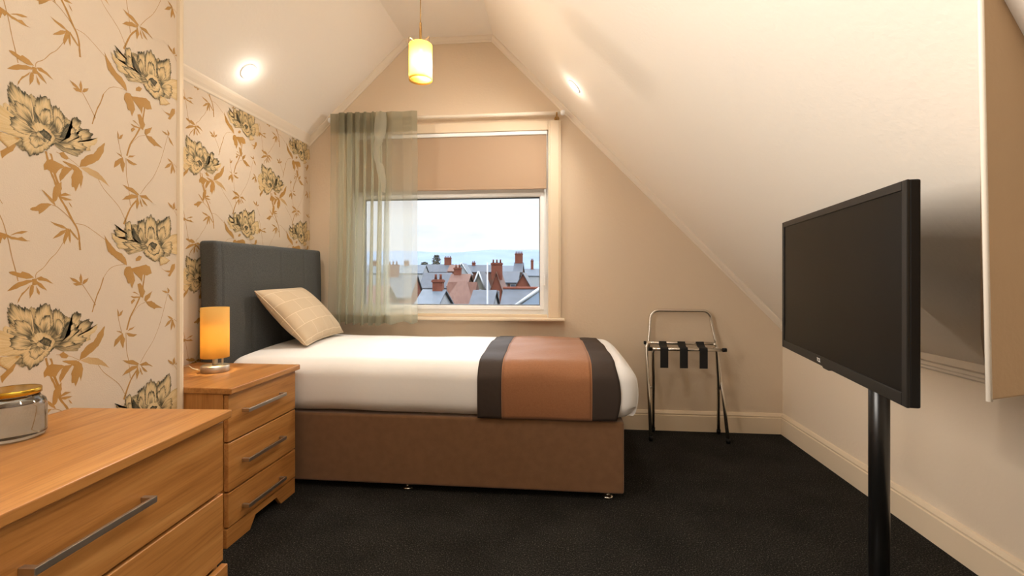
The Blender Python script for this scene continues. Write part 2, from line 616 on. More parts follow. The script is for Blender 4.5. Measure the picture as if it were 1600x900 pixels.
# ------------------------------------------------------------------ flowered wallpaper (print lies in the wall's own mesh)
LEAVES = [[(1169,1070),(1157,1081),(1140,1087),(1136,1082),(1122,1087),(1108,1085),(1111,1081),(1130,1071),(1150,1066)],[(1165,1063),(1150,1063),(1130,1057),(1117,1047),(1104,1033),(1128,1040),(1144,1048),(1164,1057)],[(1159,1049),(1151,1039),(1139,1027),(1130,1009),(1128,998),(1141,1022),(1157,1041)],[(1161,1050),(1169,1045),(1168,1031),(1158,1010),(1157,1025),(1158,1038)],[(1174,1047),(1178,1039),(1184,1027),(1182,1019),(1176,1027)],[(1175,1061),(1187,1053),(1200,1036),(1202,1031),(1184,1042),(1175,1053)],[(1175,1068),(1187,1073),(1202,1066),(1220,1051),(1199,1059),(1181,1061)],[(1164,1066),(1176,1067),(1177,1050),(1164,1046)],[(1261,1217),(1242,1227),(1224,1230),(1210,1234),(1223,1224),(1242,1217),(1258,1215)],[(1253,1213),(1238,1207),(1226,1194),(1217,1183),(1238,1193),(1251,1204)],[(1253,1215),(1264,1218),(1263,1200),(1255,1182),(1249,1168),(1246,1182),(1250,1199)],[(1261,1215),(1267,1213),(1268,1190),(1266,1173),(1262,1186)],[(1266,1218),(1274,1208),(1291,1188),(1289,1184),(1274,1199),(1264,1214)],[(1089,1191),(1104,1187),(1115,1181),(1129,1179),(1139,1183),(1151,1174),(1162,1173),(1147,1171),(1130,1173),(1115,1174),(1104,1180),(1099,1171),(1094,1177),(1090,1161),(1084,1164),(1074,1172)],[(1111,1184),(1128,1195),(1139,1199),(1154,1199),(1139,1191),(1125,1190)],[(1300,1051),(1284,1063),(1264,1070),(1274,1058),(1291,1050)],[(1296,1051),(1293,1067),(1297,1083),(1302,1068),(1301,1051)],[(1302,1050),(1307,1061),(1322,1068),(1317,1056),(1307,1048)],[(1300,1050),(1288,1053),(1274,1050),(1284,1043),(1300,1045)],[(1294,812),(1299,835),(1317,854),(1337,863),(1354,890),(1375,910),(1369,875),(1354,848),(1333,831),(1313,818)],[(1290,811),(1301,800),(1305,784),(1298,745),(1294,762),(1282,733),(1278,746),(1271,746),(1269,775),(1277,797),(1267,805)],[(1243,819),(1263,817),(1286,813),(1288,801),(1263,806)],[(1275,804),(1260,785),(1238,755),(1235,771),(1242,793),(1252,804)],[(1195,780),(1193,795),(1202,812),(1217,815),(1242,808),(1252,802),(1238,794),(1227,777),(1214,778),(1203,784)],[(1208,833),(1215,832),(1219,814),(1214,815)],[(1235,840),(1247,847),(1262,831),(1256,825),(1242,829)],[(1089,807),(1106,824),(1130,844),(1118,815),(1103,801),(1093,788)],[(1236,1316),(1252,1325),(1258,1323),(1270,1320),(1252,1315),(1236,1310)],[(1237,1311),(1255,1310),(1273,1306),(1252,1301),(1240,1306)],[(1217,1291),(1217,1314),(1220,1335),(1231,1347),(1242,1356),(1243,1335),(1236,1317),(1226,1295)],[(1226,1280),(1208,1296),(1199,1308),(1187,1324),(1202,1313),(1214,1302),(1223,1290)],[(1216,1284),(1205,1286),(1187,1283),(1173,1271),(1164,1268),(1158,1262),(1164,1259),(1180,1260),(1181,1251),(1196,1264),(1208,1278)],[(1261,1299),(1268,1292),(1273,1282),(1266,1288)],[(1438,876),(1428,873),(1410,859),(1405,835),(1423,850),(1437,867)],[(1435,879),(1445,858),(1438,825),(1428,849),(1429,868)],[(1450,877),(1470,872),(1492,866),(1478,860),(1459,864)],[(1455,882),(1462,891),(1486,897),(1473,887)],[(1413,889),(1428,886),(1438,876),(1418,885)],[(1418,939),(1417,963),(1423,951),(1424,936)],[(1422,936),(1428,950),(1438,957),(1432,940)],[(1503,1002),(1481,1018),(1473,1016),(1497,1006)],[(1500,1000),(1465,1002),(1481,994),(1503,996)],[(1478,993),(1467,984),(1470,974),(1484,988)],[(1492,1043),(1503,1048),(1514,1032),(1523,1017),(1514,994),(1503,1000),(1497,1023)],[(1520,985),(1523,1001),(1552,1018),(1543,995),(1526,979)],[(1525,981),(1549,982),(1573,965),(1597,952),(1567,954),(1561,950),(1537,964)],[(1622,1008),(1611,1007),(1592,1018),(1611,1016)],[(1619,1009),(1617,1029),(1628,1018),(1625,1007)],[(1622,1005),(1637,990),(1647,973),(1630,984)],[(1638,907),(1620,899),(1604,879),(1627,889)],[(1637,906),(1633,881),(1633,862),(1643,880),(1645,902)],[(1644,903),(1653,879),(1650,868),(1643,886)],[(1645,905),(1630,917),(1617,921),(1627,910)],[(1499,761),(1475,779),(1454,781),(1436,785),(1451,773),(1470,765),(1492,757)],[(1496,757),(1470,758),(1449,748),(1433,732),(1465,740),(1490,749)],[(1493,754),(1500,730),(1490,707),(1486,728),(1489,746)],[(1502,749),(1514,721),(1509,720),(1501,735)],[(1505,755),(1520,741),(1533,725),(1517,733)],[(1500,759),(1526,764),(1555,740),(1535,749),(1509,752)],[(1649,727),(1630,737),(1619,754),(1638,743)],[(1645,731),(1643,748),(1650,758),(1655,733)],[(1651,728),(1670,741),(1667,729)],[(1649,724),(1633,728),(1653,722)],[(1452,1109),(1434,1119),(1409,1135),(1385,1154),(1378,1180),(1372,1208),(1387,1187),(1401,1171),(1413,1158),(1434,1149),(1449,1129)],[(1449,1104),(1465,1106),(1475,1092),(1483,1057),(1471,1029),(1465,1047),(1456,1047),(1451,1064),(1441,1078),(1443,1095)],[(1467,1099),(1498,1106),(1526,1114),(1542,1107),(1550,1082),(1530,1074),(1514,1078),(1510,1050),(1502,1064),(1486,1078)],[(1486,1134),(1498,1145),(1510,1142),(1502,1128),(1486,1125)],[(1492,1046),(1506,1032),(1522,1017),(1518,1007),(1502,1014)],[(1589,1104),(1606,1093),(1629,1093),(1638,1116),(1652,1120),(1652,1101),(1629,1070),(1620,1072),(1629,1085),(1606,1091)]]
PALE = [[(1296,811),(1321,817),(1354,807),(1375,788),(1392,768),(1362,784),(1325,794)]]
STEMS = [(1.2,[(1173,1068),(1175,1082),(1194,1099),(1211,1124),(1226,1140),(1238,1159),(1248,1178)]),(4,[(1199,1436),(1203,1418),(1211,1383),(1220,1361),(1228,1339),(1236,1310),(1255,1279),(1271,1247),(1285,1224),(1292,1200),(1294,1175),(1296,1154)]),(1.2,[(1283,1235),(1308,1233),(1330,1222),(1367,1198),(1382,1188),(1397,1178)]),(1.6,[(1084,1245),(1089,1234),(1096,1216),(1102,1192),(1108,1168),(1115,1129),(1124,1089),(1130,1060)]),(1.6,[(1301,1049),(1319,1022),(1344,980)]),(2.4,[(1333,958),(1342,989),(1350,1014),(1360,1036),(1370,1068)]),(1.0,[(1370,1068),(1389,1095),(1413,1108),(1445,1112)]),(4,[(1215,817),(1222,778),(1235,739),(1238,713)]),(1,[(1296,811),(1263,831),(1227,841)]),(1.2,[(1352,787),(1371,758),(1401,730),(1425,705),(1443,672),(1458,642),(1462,623)]),(4,[(1441,650),(1465,708),(1489,739)]),(1.4,[(1216,1282),(1229,1279),(1252,1262),(1270,1245)]),(3.4,[(1452,887),(1465,930),(1484,963),(1503,1000)]),(1.5,[(1449,878),(1451,818),(1459,778),(1465,717)]),(1.5,[(1433,882),(1425,914),(1420,939)]),(1,[(1523,978),(1497,967),(1470,934)]),(4,[(1522,1085),(1518,1057),(1514,1032),(1518,1007)]),(1.1,[(1620,1007),(1598,933),(1580,882),(1555,833),(1526,796),(1504,764)]),(1,[(1647,906),(1677,882)]),(1,[(1651,725),(1684,668)])]
PETALS = [(0,(1133,854),[(1089,859),(1080,850),(1089,835),(1106,821),(1130,844)]),(1,(1118,920),[(1095,923),(1095,936),(1100,941),(1112,934),(1127,918)]),(1,(1164,881),[(1148,905),(1118,913),(1089,930),(1072,915),(1072,882),(1089,862),(1124,856),(1154,861)]),(2,(1164,907),[(1118,937),(1105,951),(1106,987),(1110,1003),(1127,994),(1145,987),(1161,974),(1166,957),(1169,917)]),(2,(1193,910),[(1167,946),(1174,982),(1187,994),(1197,998),(1212,986),(1217,963),(1222,933)]),(2,(1227,898),[(1218,952),(1217,963),(1219,980),(1235,975),(1249,957),(1252,937),(1245,907)]),(3,(1235,886),[(1245,911),(1256,933),(1271,939),(1275,915),(1267,901)]),(2,(1249,884),[(1275,900),(1271,955),(1282,966),(1297,959),(1296,925),(1286,902)]),(2,(1235,872),[(1286,906),(1301,932),(1325,938),(1334,921),(1325,905),(1321,894),(1294,885)]),(1,(1249,872),[(1325,901),(1350,919),(1343,895),(1325,885),(1329,872),(1301,864)]),(2,(1231,871),[(1301,888),(1317,878),(1309,867),(1271,859),(1242,866)]),(2,(1180,875),[(1136,857),(1139,835),(1159,812),(1180,822),(1203,842),(1227,868)]),(1,(1193,862),[(1161,896),(1177,912),(1197,910),(1210,900),(1224,880),(1210,855),(1180,857)]),(3,(1195,873),[(1180,886),(1193,899),(1214,885),(1210,867)]),(1,(1584,1174),[(1606,1202),(1638,1231),(1664,1237),(1676,1195),(1664,1155),(1620,1161)]),(1,(1510,1185),[(1464,1202),(1420,1202),(1395,1217),(1402,1198),(1413,1182),(1420,1165),(1449,1167)]),(2,(1506,1188),[(1449,1208),(1413,1205),(1406,1218),(1410,1245),(1416,1232),(1438,1228),(1452,1212),(1479,1193)]),(2,(1479,1200),[(1456,1205),(1447,1229),(1445,1252),(1452,1263),(1465,1261),(1467,1237),(1473,1207)]),(3,(1506,1191),[(1471,1210),(1473,1245),(1486,1225),(1496,1208)]),(2,(1514,1196),[(1494,1212),(1488,1236),(1494,1265),(1518,1281),(1522,1257),(1522,1210)]),(2,(1584,1197),[(1576,1226),(1572,1266),(1580,1276),(1627,1302),(1633,1269),(1633,1242),(1611,1217)]),(2,(1544,1198),[(1520,1214),(1520,1257),(1526,1283),(1544,1294),(1563,1283),(1569,1262),(1572,1214)]),(2,(1510,1170),[(1483,1193),(1445,1191),(1431,1188),(1449,1174),(1467,1165),(1502,1161)]),(2,(1550,1180),[(1514,1160),(1526,1143),(1563,1124),(1593,1138),(1606,1157),(1593,1182)]),(1,(1550,1165),[(1522,1185),(1538,1208),(1567,1207),(1584,1182),(1567,1155),(1538,1154)]),(3,(1550,1176),[(1534,1186),(1550,1198),(1572,1189),(1559,1169)]),(0,(1584,1145),[(1602,1145),(1629,1131),(1611,1119),(1584,1111)])]

PAPER = lin(216, 199, 178)[:3]
GOLD = lin(176, 131, 66)[:3]
GOLD2 = lin(190, 148, 88)[:3]
PALEG = lin(206, 172, 124)[:3]
CREAM = lin(210, 180, 128)[:3]
CREAM2 = lin(222, 197, 152)[:3]
DARK = lin(62, 59, 42)[:3]
MIDG = lin(112, 104, 78)[:3]
TU, TV = 590.0, 600.0


def mixc(a, b, t):
    return tuple(x + (y - x) * t for x, y in zip(a, b))


def wp_tile():
    """List of (layer, polygon) of one repeat; a polygon is a list of (y, z, r, g, b) in mm."""
    rnd = random.Random(5)
    out = []
    lay = 1

    def rough(poly, step, amp):
        res = []
        n = len(poly)
        for i in range(n):
            a, b = poly[i], poly[(i + 1) % n]
            L = math.hypot(b[0] - a[0], b[1] - a[1])
            m = max(1, int(L / step))
            for k in range(m):
                t = k / m
                nx, ny = -(b[1] - a[1]) / (L + 1e-6), (b[0] - a[0]) / (L + 1e-6)
                o = rnd.uniform(-amp, amp) if k else 0
                res.append((a[0] + (b[0] - a[0]) * t + nx * o, a[1] + (b[1] - a[1]) * t + ny * o))
        return res
    for w_, pl in STEMS:
        hw = w_ * 0.72
        # smooth the line a little
        P = []
        for i in range(len(pl) - 1):
            p0 = pl[max(0, i - 1)]; p1 = pl[i]; p2 = pl[i + 1]; p3 = pl[min(len(pl) - 1, i + 2)]
            for k in range(3):
                t = k / 3
                P.append(tuple(0.5 * (2 * p1[q] + (p2[q] - p0[q]) * t + (2 * p0[q] - 5 * p1[q] + 4 * p2[q] - p3[q]) * t * t + (3 * p1[q] - p0[q] - 3 * p2[q] + p3[q]) * t ** 3) for q in (0, 1)))
        P.append(pl[-1])
        pre = None
        for i in range(len(P)):
            a = P[max(0, i - 1)]; b = P[min(len(P) - 1, i + 1)]
            L = math.hypot(b[0] - a[0], b[1] - a[1]) + 1e-6
            wv = hw * rnd.uniform(0.8, 1.2)
            nx, ny = -(b[1] - a[1]) / L * wv, (b[0] - a[0]) / L * wv
            col = GOLD if w_ > 2 else mixc(GOLD, PAPER, 0.12)
            cur = ((P[i][0] + nx, P[i][1] + ny) + tuple(col), (P[i][0] - nx, P[i][1] - ny) + tuple(col))
            if pre:
                out.append((lay, [pre[0], pre[1], cur[1], cur[0]]))
            pre = cur
    for fam, base in ((LEAVES, GOLD), (PALE, PALEG)):
        lay += 1
        for i, pl in enumerate(fam):
            big = len(pl) > 6 or max(p[0] for p in pl) - min(p[0] for p in pl) > 30
            q = rough(pl, 7, 1.0)
            v = [Vector((p[0], p[1], 0)) for p in q]
            x0 = min(p[0] for p in q); x1 = max(p[0] for p in q)
            for t in tessellate_polygon([v]):
                out.append((lay + i * .25, [(q[k][0], q[k][1]) + mixc(base, GOLD2, 0.6 * (q[k][0] - x0) / (x1 - x0 + 1)) for k in t]))
    lay += 18
    full = []
    for cy, cz in ((1197, 882), (1548, 1186)):
        pts = [(p[0] - cy, p[1] - cz) for kd, r, pl in PETALS for p in pl if abs(r[0] - cy) < 110 and abs(r[1] - cz) < 90]
        ring = []
        for k in range(30):
            a0 = 2 * PI * k / 30
            best = 18.0
            for py, pz in pts:
                da = (math.atan2(pz, py) - a0 + PI) % (2 * PI) - PI
                if abs(da) < .35:
                    best = max(best, math.hypot(py, pz))
            ring.append((cy + best * .74 * math.cos(a0), cz + best * .74 * math.sin(a0)))
        full.append((4, (cy, cz), ring + [ring[0]]))
    for kd, r, pl in PETALS:
        full.append((kd, r, pl))
        if kd in (1, 2) and len(pl) >= 5:
            # a smaller ruffled petal inside
            cx_ = sum(p[0] for p in pl) / len(pl)
            cz_ = sum(p[1] for p in pl) / len(pl)
            an = rnd.uniform(-.3, .3)
            q = []
            for p in pl:
                dx, dz = (p[0] - r[0]) * .60, (p[1] - r[1]) * .60
                q.append((r[0] + dx * math.cos(an) - dz * math.sin(an), r[1] + dx * math.sin(an) + dz * math.cos(an)))
            full.append((2, r, q))
    for kind, r, pl in full:
        lay += 1
        # resample the outer outline and ruffle it
        op = []
        for i in range(len(pl) - 1):
            a, b = pl[i], pl[i + 1]
            m = max(2, int(math.hypot(b[0] - a[0], b[1] - a[1]) / 3.0))
            for k in range(m):
                t = k / m
                s = 1 + (rnd.uniform(-.07, .05) if kind in (2, 3) else rnd.uniform(-.03, .03))
                op.append((r[0] + (a[0] + (b[0] - a[0]) * t - r[0]) * s, r[1] + (a[1] + (b[1] - a[1]) * t - r[1]) * s))
        op.append(pl[-1])
        ts = (0.0, .14, .3, .46, .66, .82, .92, 1.0)
        cols = []
        edge_n = 0.5
        for i in range(len(op)):
            edge_n = min(1, max(0, edge_n + rnd.uniform(-.4, .4)))
            st = rnd.random()
            c = mixc(CREAM, CREAM2, rnd.random())
            if kind == 2:
                row = [DARK, mixc(DARK, c, .6 * st * st), mixc(DARK, c, .1 + .8 * st * st), mixc(MIDG, c, .2 + .8 * st), c,
                       mixc(c, MIDG, .9 * edge_n * st), mixc(c, DARK, .3 + .7 * edge_n), mixc(DARK, MIDG, .3 * st)]
            elif kind == 3:
                row = [DARK, DARK, mixc(DARK, MIDG, st), mixc(DARK, MIDG, st), mixc(DARK, c, .35 * st), DARK, DARK, DARK]
            elif kind == 1:
                row = [MIDG, mixc(MIDG, c, st), mixc(MIDG, c, .4 + .6 * st), c, c, c, mixc(c, GOLD, .3 * edge_n), mixc(c, MIDG, .5 * edge_n)]
            elif kind == 4:
                row = [MIDG, DARK, mixc(DARK, c, st), mixc(DARK, MIDG, st), mixc(DARK, c, st), mixc(MIDG, c, st), mixc(DARK, c, .3 + .5 * edge_n), mixc(DARK, c, .7 * st)]
            else:
                row = [GOLD2, GOLD2, c, c, c, c, mixc(c, GOLD, .5), GOLD]
            cols.append(row)
        for i in range(len(op) - 1):
            for k in range(len(ts) - 1):
                def pt(ii, kk):
                    p = op[ii]
                    return (r[0] + (p[0] - r[0]) * ts[kk], r[1] + (p[1] - r[1]) * ts[kk]) + tuple(cols[ii][kk])
                if k == 0:
                    out.append((lay, [pt(i, 0), pt(i, 1), pt(i + 1, 1)]))
                else:
                    out.append((lay, [pt(i, k), pt(i, k + 1), pt(i + 1, k + 1), pt(i + 1, k)]))
    return out


TILE = wp_tile()


def clip(poly, planes):
    for a, b, c in planes:          # keep a*y + b*z <= c
        res = []
        n = len(poly)
        for i in range(n):
            p, q = poly[i], poly[(i + 1) % n]
            dp = a * p[0] + b * p[1] - c
            dq = a * q[0] + b * q[1] - c
            if dp <= 0:
                res.append(p)
            if dp * dq < 0:
                t = dp / (dp - dq)
                res.append(tuple(x + (y - x) * t for x, y in zip(p, q)))
        poly = res
        if len(poly) < 3:
            return None
    return poly


def papered_wall(name, label, X, y0, y1, z0, z1, dy, dz, thick, m):
    verts, faces, cols = [], [], []

    def add(pl, x):
        i0 = len(verts)
        for p in pl:
            verts.append((x, p[0] / 1000, p[1] / 1000))
            cols.append(p[2:5])
        faces.append(list(range(i0, i0 + len(pl))))
    Y0, Y1, Z0, Z1 = y0 * 1000, y1 * 1000, z0 * 1000, z1 * 1000
    P = tuple(PAPER)
    # the wall body
    add([(Y0, Z0) + P, (Y1, Z0) + P, (Y1, Z1) + P, (Y0, Z1) + P], X)
    c8 = [(X, y0, z0), (X, y1, z0), (X, y1, z1), (X, y0, z1), (X - thick, y0, z0), (X - thick, y1, z0), (X - thick, y1, z1), (X - thick, y0, z1)]
    for f in ((0, 1, 5, 4), (1, 2, 6, 5), (2, 3, 7, 6), (3, 0, 4, 7), (7, 6, 5, 4)):
        i0 = len(verts)
        for k in f:
            verts.append(c8[k])
            cols.append(P)
        faces.append([i0, i0 + 1, i0 + 2, i0 + 3])
    planes = [(-1, 0, -Y0), (1, 0, Y1), (0, -1, -Z0), (0, 1, Z1)]
    iy0 = int((Y0 - 1700 - dy) // TU)
    iy1 = int((Y1 - 1050 - dy) // TU) + 1
    iz0 = int((Z0 - 1300 - dz) // TV)
    iz1 = int((Z1 - 700 - dz) // TV) + 1
    for iy in range(iy0, iy1 + 1):
        for iz in range(iz0, iz1 + 1):
            oy, oz = iy * TU + dy, iz * TV + dz
            for lay, pl in TILE:
                q = [(p[0] + oy, p[1] + oz) + tuple(p[2:5]) for p in pl]
                if any(not (Y0 <= p[0] <= Y1 and Z0 <= p[1] <= Z1) for p in q):
                    q = clip(q, planes)
                if q:
                    add(q, X + 0.0002 + 0.00003 * lay)
    me = bpy.data.meshes.new(name)
    me.from_pydata(verts, [], faces)
    at = me.attributes.new('print', 'FLOAT_COLOR', 'POINT')
    at.data.foreach_set('color', [v for c in cols for v in (c[0], c[1], c[2], 1.0)])
    me.materials.append(m)
    o = bpy.data.objects.new(name, me)
    COL.objects.link(o)
    o['kind'] = 'structure'
    o['label'] = label
    return o


pm = mat('flowered_wallpaper', (220, 200, 175), 0.55, bump=0.12, bscale=300, spec=0.35)
ca = pm.node_tree.nodes.new('ShaderNodeVertexColor')
ca.layer_name = 'print'
pm.node_tree.links.new(ca.outputs['Color'], pm.node_tree.nodes['Principled BSDF'].inputs['Base Color'])
YE = 1.683      # end of the projecting wall piece
papered_wall('wall_left', 'wallpapered wall behind the headboard with grey peonies and gold leaves', XL, YE - .05, YB, -.1, 2.08, 425, 170, .1, pm)
nw = papered_wall('wall_near', 'near projecting wall with large grey peonies and gold leaves', XN, YF, YE - .012, -.1, 2.44, 0, 0, .4, pm)
# corner bead at its end
bm = nb()
prism(bm, [(XN - .025, YE - .012), (XN - .025, YE + .004), (XN + .003, YE + .004), (XN + .010, YE), (XN + .012, YE - .008), (XN + .010, YE - .018), (XN, YE - .022), (XN, YE - .012)], 2, 0, 2.42)
obj('trim_1', bm, M['trim'], kind='structure', label='cream corner bead at the end of the near wallpapered wall')
bm = nb()
box(bm, XL - .1, XN - .02, YE - .02, YE, -.1, 2.4)
obj('wall_return', bm, M['wall'], kind='structure', label='return side of the projecting wall')


# ------------------------------------------------------------------ cornices, rails, skirting
def sweep(name, path, sect, m, label):
    """path: list of frames (origin, u, v); sect: (a, b) pairs."""
    bm = nb()
    rings = [[bm.verts.new(Vector(o) + Vector(u) * a + Vector(v) * b) for a, b in sect] for o, u, v in path]
    n = len(sect)
    for A_, B_ in zip(rings, rings[1:]):
        for k in range(n):
            bm.faces.new((A_[k], A_[(k + 1) % n], B_[(k + 1) % n], B_[k]))
    bm.faces.new(rings[0][::-1])
    bm.faces.new(rings[-1])
    return obj(name, bm, m, kind='structure', label=label)


COVE = [(0, 0), (.034, 0), (.034, .007), (.027, .011), (.022, .022), (.012, .034), (.006, .038), (0, .038)]


def corn_pt(i):
    # inward mitre direction at ceiling corner i
    def nrm(a, b):
        dx, dz = b[0] - a[0], b[1] - a[1]
        L = math.hypot(dx, dz)
        return Vector((dz / L, 0, -dx / L))
    if i == 0:
        n_ = nrm(CEIL[0], CEIL[1]); side = Vector((1, 0, 0))
        return Vector((0, 0, -1)) / abs(n_.z)
    if i == 3:
        n_ = nrm(CEIL[2], CEIL[3])
        return Vector((0, 0, -1)) / abs(n_.z)
    n1, n2 = nrm(CEIL[i - 1], CEIL[i]), nrm(CEIL[i], CEIL[i + 1])
    b_ = (n1 + n2).normalized()
    return b_ / b_.dot(n1)


for i, lab in ((0, 'cornice along the left slope over the window wall'), (1, 'cornice along the flat strip over the window wall'), (2, 'cornice along the right slope over the window wall')):
    pth = [((CEIL[k][0], YB, CEIL[k][1]), corn_pt(k), (0, -1, 0)) for k in (i, i + 1)]
    sweep('trim_%d' % (i + 2), pth, COVE, M['trimw'], lab)
# along the left wall
sL = (Vector((CEIL[1][0] - CEIL[0][0], 0, CEIL[1][1] - CEIL[0][1]))).normalized()
sweep('trim_5', [((XL, y, 2.08), (0, 0, -1.35), sL) for y in (YE, YB)], COVE, M['trimw'], 'cornice between the flowered wall and the left slope')
# rail where the right slope meets the knee wall
sweep('trim_6', [((XR, y, 0.742), (0, 0, -1), (-1, 0, 0)) for y in (1.2, YB)],
      [(0, 0), (.052, 0), (.052, .006), (.046, .011), (.038, .012), (.032, .016), (.020, .016), (.012, .022), (-.016, .022)], M['trimw'], 'cream rail along the top of the knee wall')

SK = [(0, 0), (0, .018), (.105, .018), (.108, .013), (.112, .013), (.118, .016), (.126, .012), (.135, .007), (.138, 0)]
sweep('baseboard_back', [((x, YB, 0), (0, 0, 1), (0, -1, 0)) for x in (XL, XR)], SK, M['trim'], 'cream skirting board under the window wall')
sweep('baseboard_right', [((XR, y, 0), (0, 0, 1), (-1, 0, 0)) for y in (YF, YB)], SK, M['trim'], 'cream skirting board along the knee wall')

# ------------------------------------------------------------------ window
win = thing('window_1', 'white framed attic window with a cream painted surround', 'window', (0, YB, 0), kind='structure')
del win['category']
bm = nb()
y0 = -.024
box(bm, WX1, .028, y0, 0, .77, 2.16)
box(bm, WX1 + .012, .016, y0 - .006, y0, .77, 2.16)
box(bm, -1.60, WX0, y0, 0, .77, 2.16)
box(bm, -1.588, WX0 - .012, y0 - .006, y0, .77, 2.16)
box(bm, WX0, WX1, y0, 0, WZ1 - .004, 2.16)
obj('casing', bm, M['trim'], win, bevel=.003)
bm = nb()
# reveal lining
t_ = .006
box(bm, WX0, WX0 + t_, 0, .06, WZ0, WZ1)
box(bm, WX1 - t_, WX1, 0, .06, WZ0, WZ1)
box(bm, WX0, WX1, 0, .06, WZ1 - t_, WZ1)
obj('reveal_lining', bm, M['pvc'], win)
bm = nb()
f0, f1 = .045, .10
gx0, gx1, gz0, gz1 = -1.436, -.122, .852, 1.635
box(bm, WX0 + t_, gx0, f0, f1, .79, WZ1 - t_)
box(bm, gx1, WX1 - t_, f0, f1, .79, WZ1 - t_)
box(bm, gx0, gx1, f0, f1, .79, gz0)
box(bm, gx0, gx1, f0, f1, gz1, 1.745)
box(bm, gx0, gx1, f0, f1, 2.03, WZ1 - t_)
# inner step of the opening sash
for a, b, c_, d2 in ((gx0 - .03, gx0 - .006, gz0 - .03, gz1 + .03), (gx1 + .006, gx1 + .03, gz0 - .03, gz1 + .03)):
    box(bm, a, b, f0 - .012, f0, c_, d2)
for c_, d2 in ((gz0 - .03, gz0 - .006), (gz1 + .006, gz1 + .03)):
    box(bm, gx0 - .006, gx1 + .006, f0 - .012, f0, c_, d2)
obj('frame', bm, M['pvc'], win, bevel=.002)
bm = nb()
g_ = .005
box(bm, gx0, gx0 + g_, .05, .085, gz0, gz1)
box(bm, gx1 - g_, gx1, .05, .085, gz0, gz1)
box(bm, gx0, gx1, .05, .085, gz0, gz0 + g_)
box(bm, gx0, gx1, .05, .085, gz1 - g_, gz1)
obj('gasket', bm, M['gasket'], win)
bm = nb()
box(bm, gx0, gx1, .068, .072, gz0, gz1)
obj('glass_pane', bm, M['pane'], win)
bm = nb()
box(bm, gx0, gx1, .068, .072, 1.745, 2.03)
obj('glass_pane', bm, M['pane'], win)
bm = nb()
box(bm, WX0, WX1, .01, .06, .765, .79)
obj('sub_frame', bm, M['trim'], win, bevel=.003)
bm = nb()
box(bm, -1.63, .056, -.06, 0, .748, .77)
box(bm, WX0, WX1, 0, .06, .748, .77)
obj('sill', bm, M['trim'], win, bevel=.008, bseg=3)
bm = nb()
box(bm, -.098, -.082, f0 - .03, f0 - .012, 1.04, 1.075)
box(bm, -.096, -.084, f0 - .038, f0 - .026, .995, 1.06)
obj('window_handle', bm, M['pvc'], win, bevel=.002)

# ------------------------------------------------------------------ outside: hills, ground, town
M['hill'] = mat('hazed_far_hills', (77, 88, 103), 1, var=(84, 95, 109), scale=.006, spec=0)  # distance haze is put into the hills as a blue colour
M['field'] = mat('valley_land', (40, 49, 46), 1, var=(52, 59, 52), scale=.02, spec=0)
M['slate'] = mat('slate_roof', (30, 36, 44), .7, var=(39, 45, 55), scale=1.2, bump=.3, bscale=6, spec=.3)  # blue pushed in both slates to imitate haze over the town
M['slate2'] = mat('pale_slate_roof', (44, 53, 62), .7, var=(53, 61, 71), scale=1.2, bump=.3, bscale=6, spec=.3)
M['tile'] = mat('terracotta_roof', (61, 41, 35), .8, var=(68, 48, 41), scale=1.5, bump=.3, bscale=6, spec=.2)
M['brick'] = mat('red_brick', (67, 35, 27), .9, var=(76, 43, 34), scale=2, spec=.1)
M['brick2'] = mat('brown_brick', (55, 36, 30), .9, var=(62, 43, 37), scale=2, spec=.1)
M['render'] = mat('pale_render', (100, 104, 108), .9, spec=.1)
M['stone'] = mat('grey_stone', (68, 68, 62), .9, var=(78, 77, 72), scale=2, spec=.1)
M['white'] = mat('white_boards', (104, 108, 112), .6)
M['leafdark'] = mat('tree_leaves', (28, 33, 27), .9, var=(38, 43, 33), scale=2)
M['bark'] = mat('tree_bark', (80, 70, 60), .9)
M['wglass'] = mat('dark_window_glass', (40, 48, 58), .15)
M['solar'] = mat('glazed_roof', (84, 96, 110), .15)


def hfun(x, base, seed):
    return base * (1 + .03 * math.sin(x / 700 + seed) + .025 * math.sin(x / 260 + 2 * seed) + .02 * math.sin(x / 90 + seed))


bm = nb()
nX, nY = 120, 16
g = []
for j in range(nY + 1):
    row = []
    for i in range(nX + 1):
        x = -5200 + 8000 * i / nX
        t = j / nY
        y = 1500 + 2600 * t
        z = -18 + hfun(x, 195, .6) * (math.sin(min(1, t * 1.25) * PI / 2) ** 1.4) + 6 * math.sin(x / 130 + j) * t
        row.append(bm.verts.new((x, y, z)))
    g.append(row)
for j in range(nY):
    for i in range(nX):
        f = bm.faces.new((g[j][i], g[j][i + 1], g[j + 1][i + 1], g[j + 1][i]))
        f.smooth = True
obj('hills', bm, M['hill'], kind='structure', label='long hills on the horizon tinted blue for haze')
bm = nb()
prev = None
rows = []
for y, z in ((6, -14), (60, -13), (110, -9), (200, -1), (320, 2), (520, -4), (1500, -18)):
    rows.append([bm.verts.new((x, y, z)) for x in (-2600, -400, -100, 0, 200, 1400)])
for A_, B_ in zip(rows, rows[1:]):
    for k in range(5):
        bm.faces.new((A_[k], A_[k + 1], B_[k + 1], B_[k]))
obj('ground', bm, M['field'], kind='structure', label='land under the town')


def far(px, py, Y):
    c_, s_ = math.cos(math.atan(70 / 720)), math.sin(math.atan(70 / 720))
    u, v = (px - 800) / 720, -(py - 428) / 720
    rx, ry = u * c_ - s_, u * s_ + c_
    return Vector((rx * Y / ry, Y, EYE + v * Y / ry))


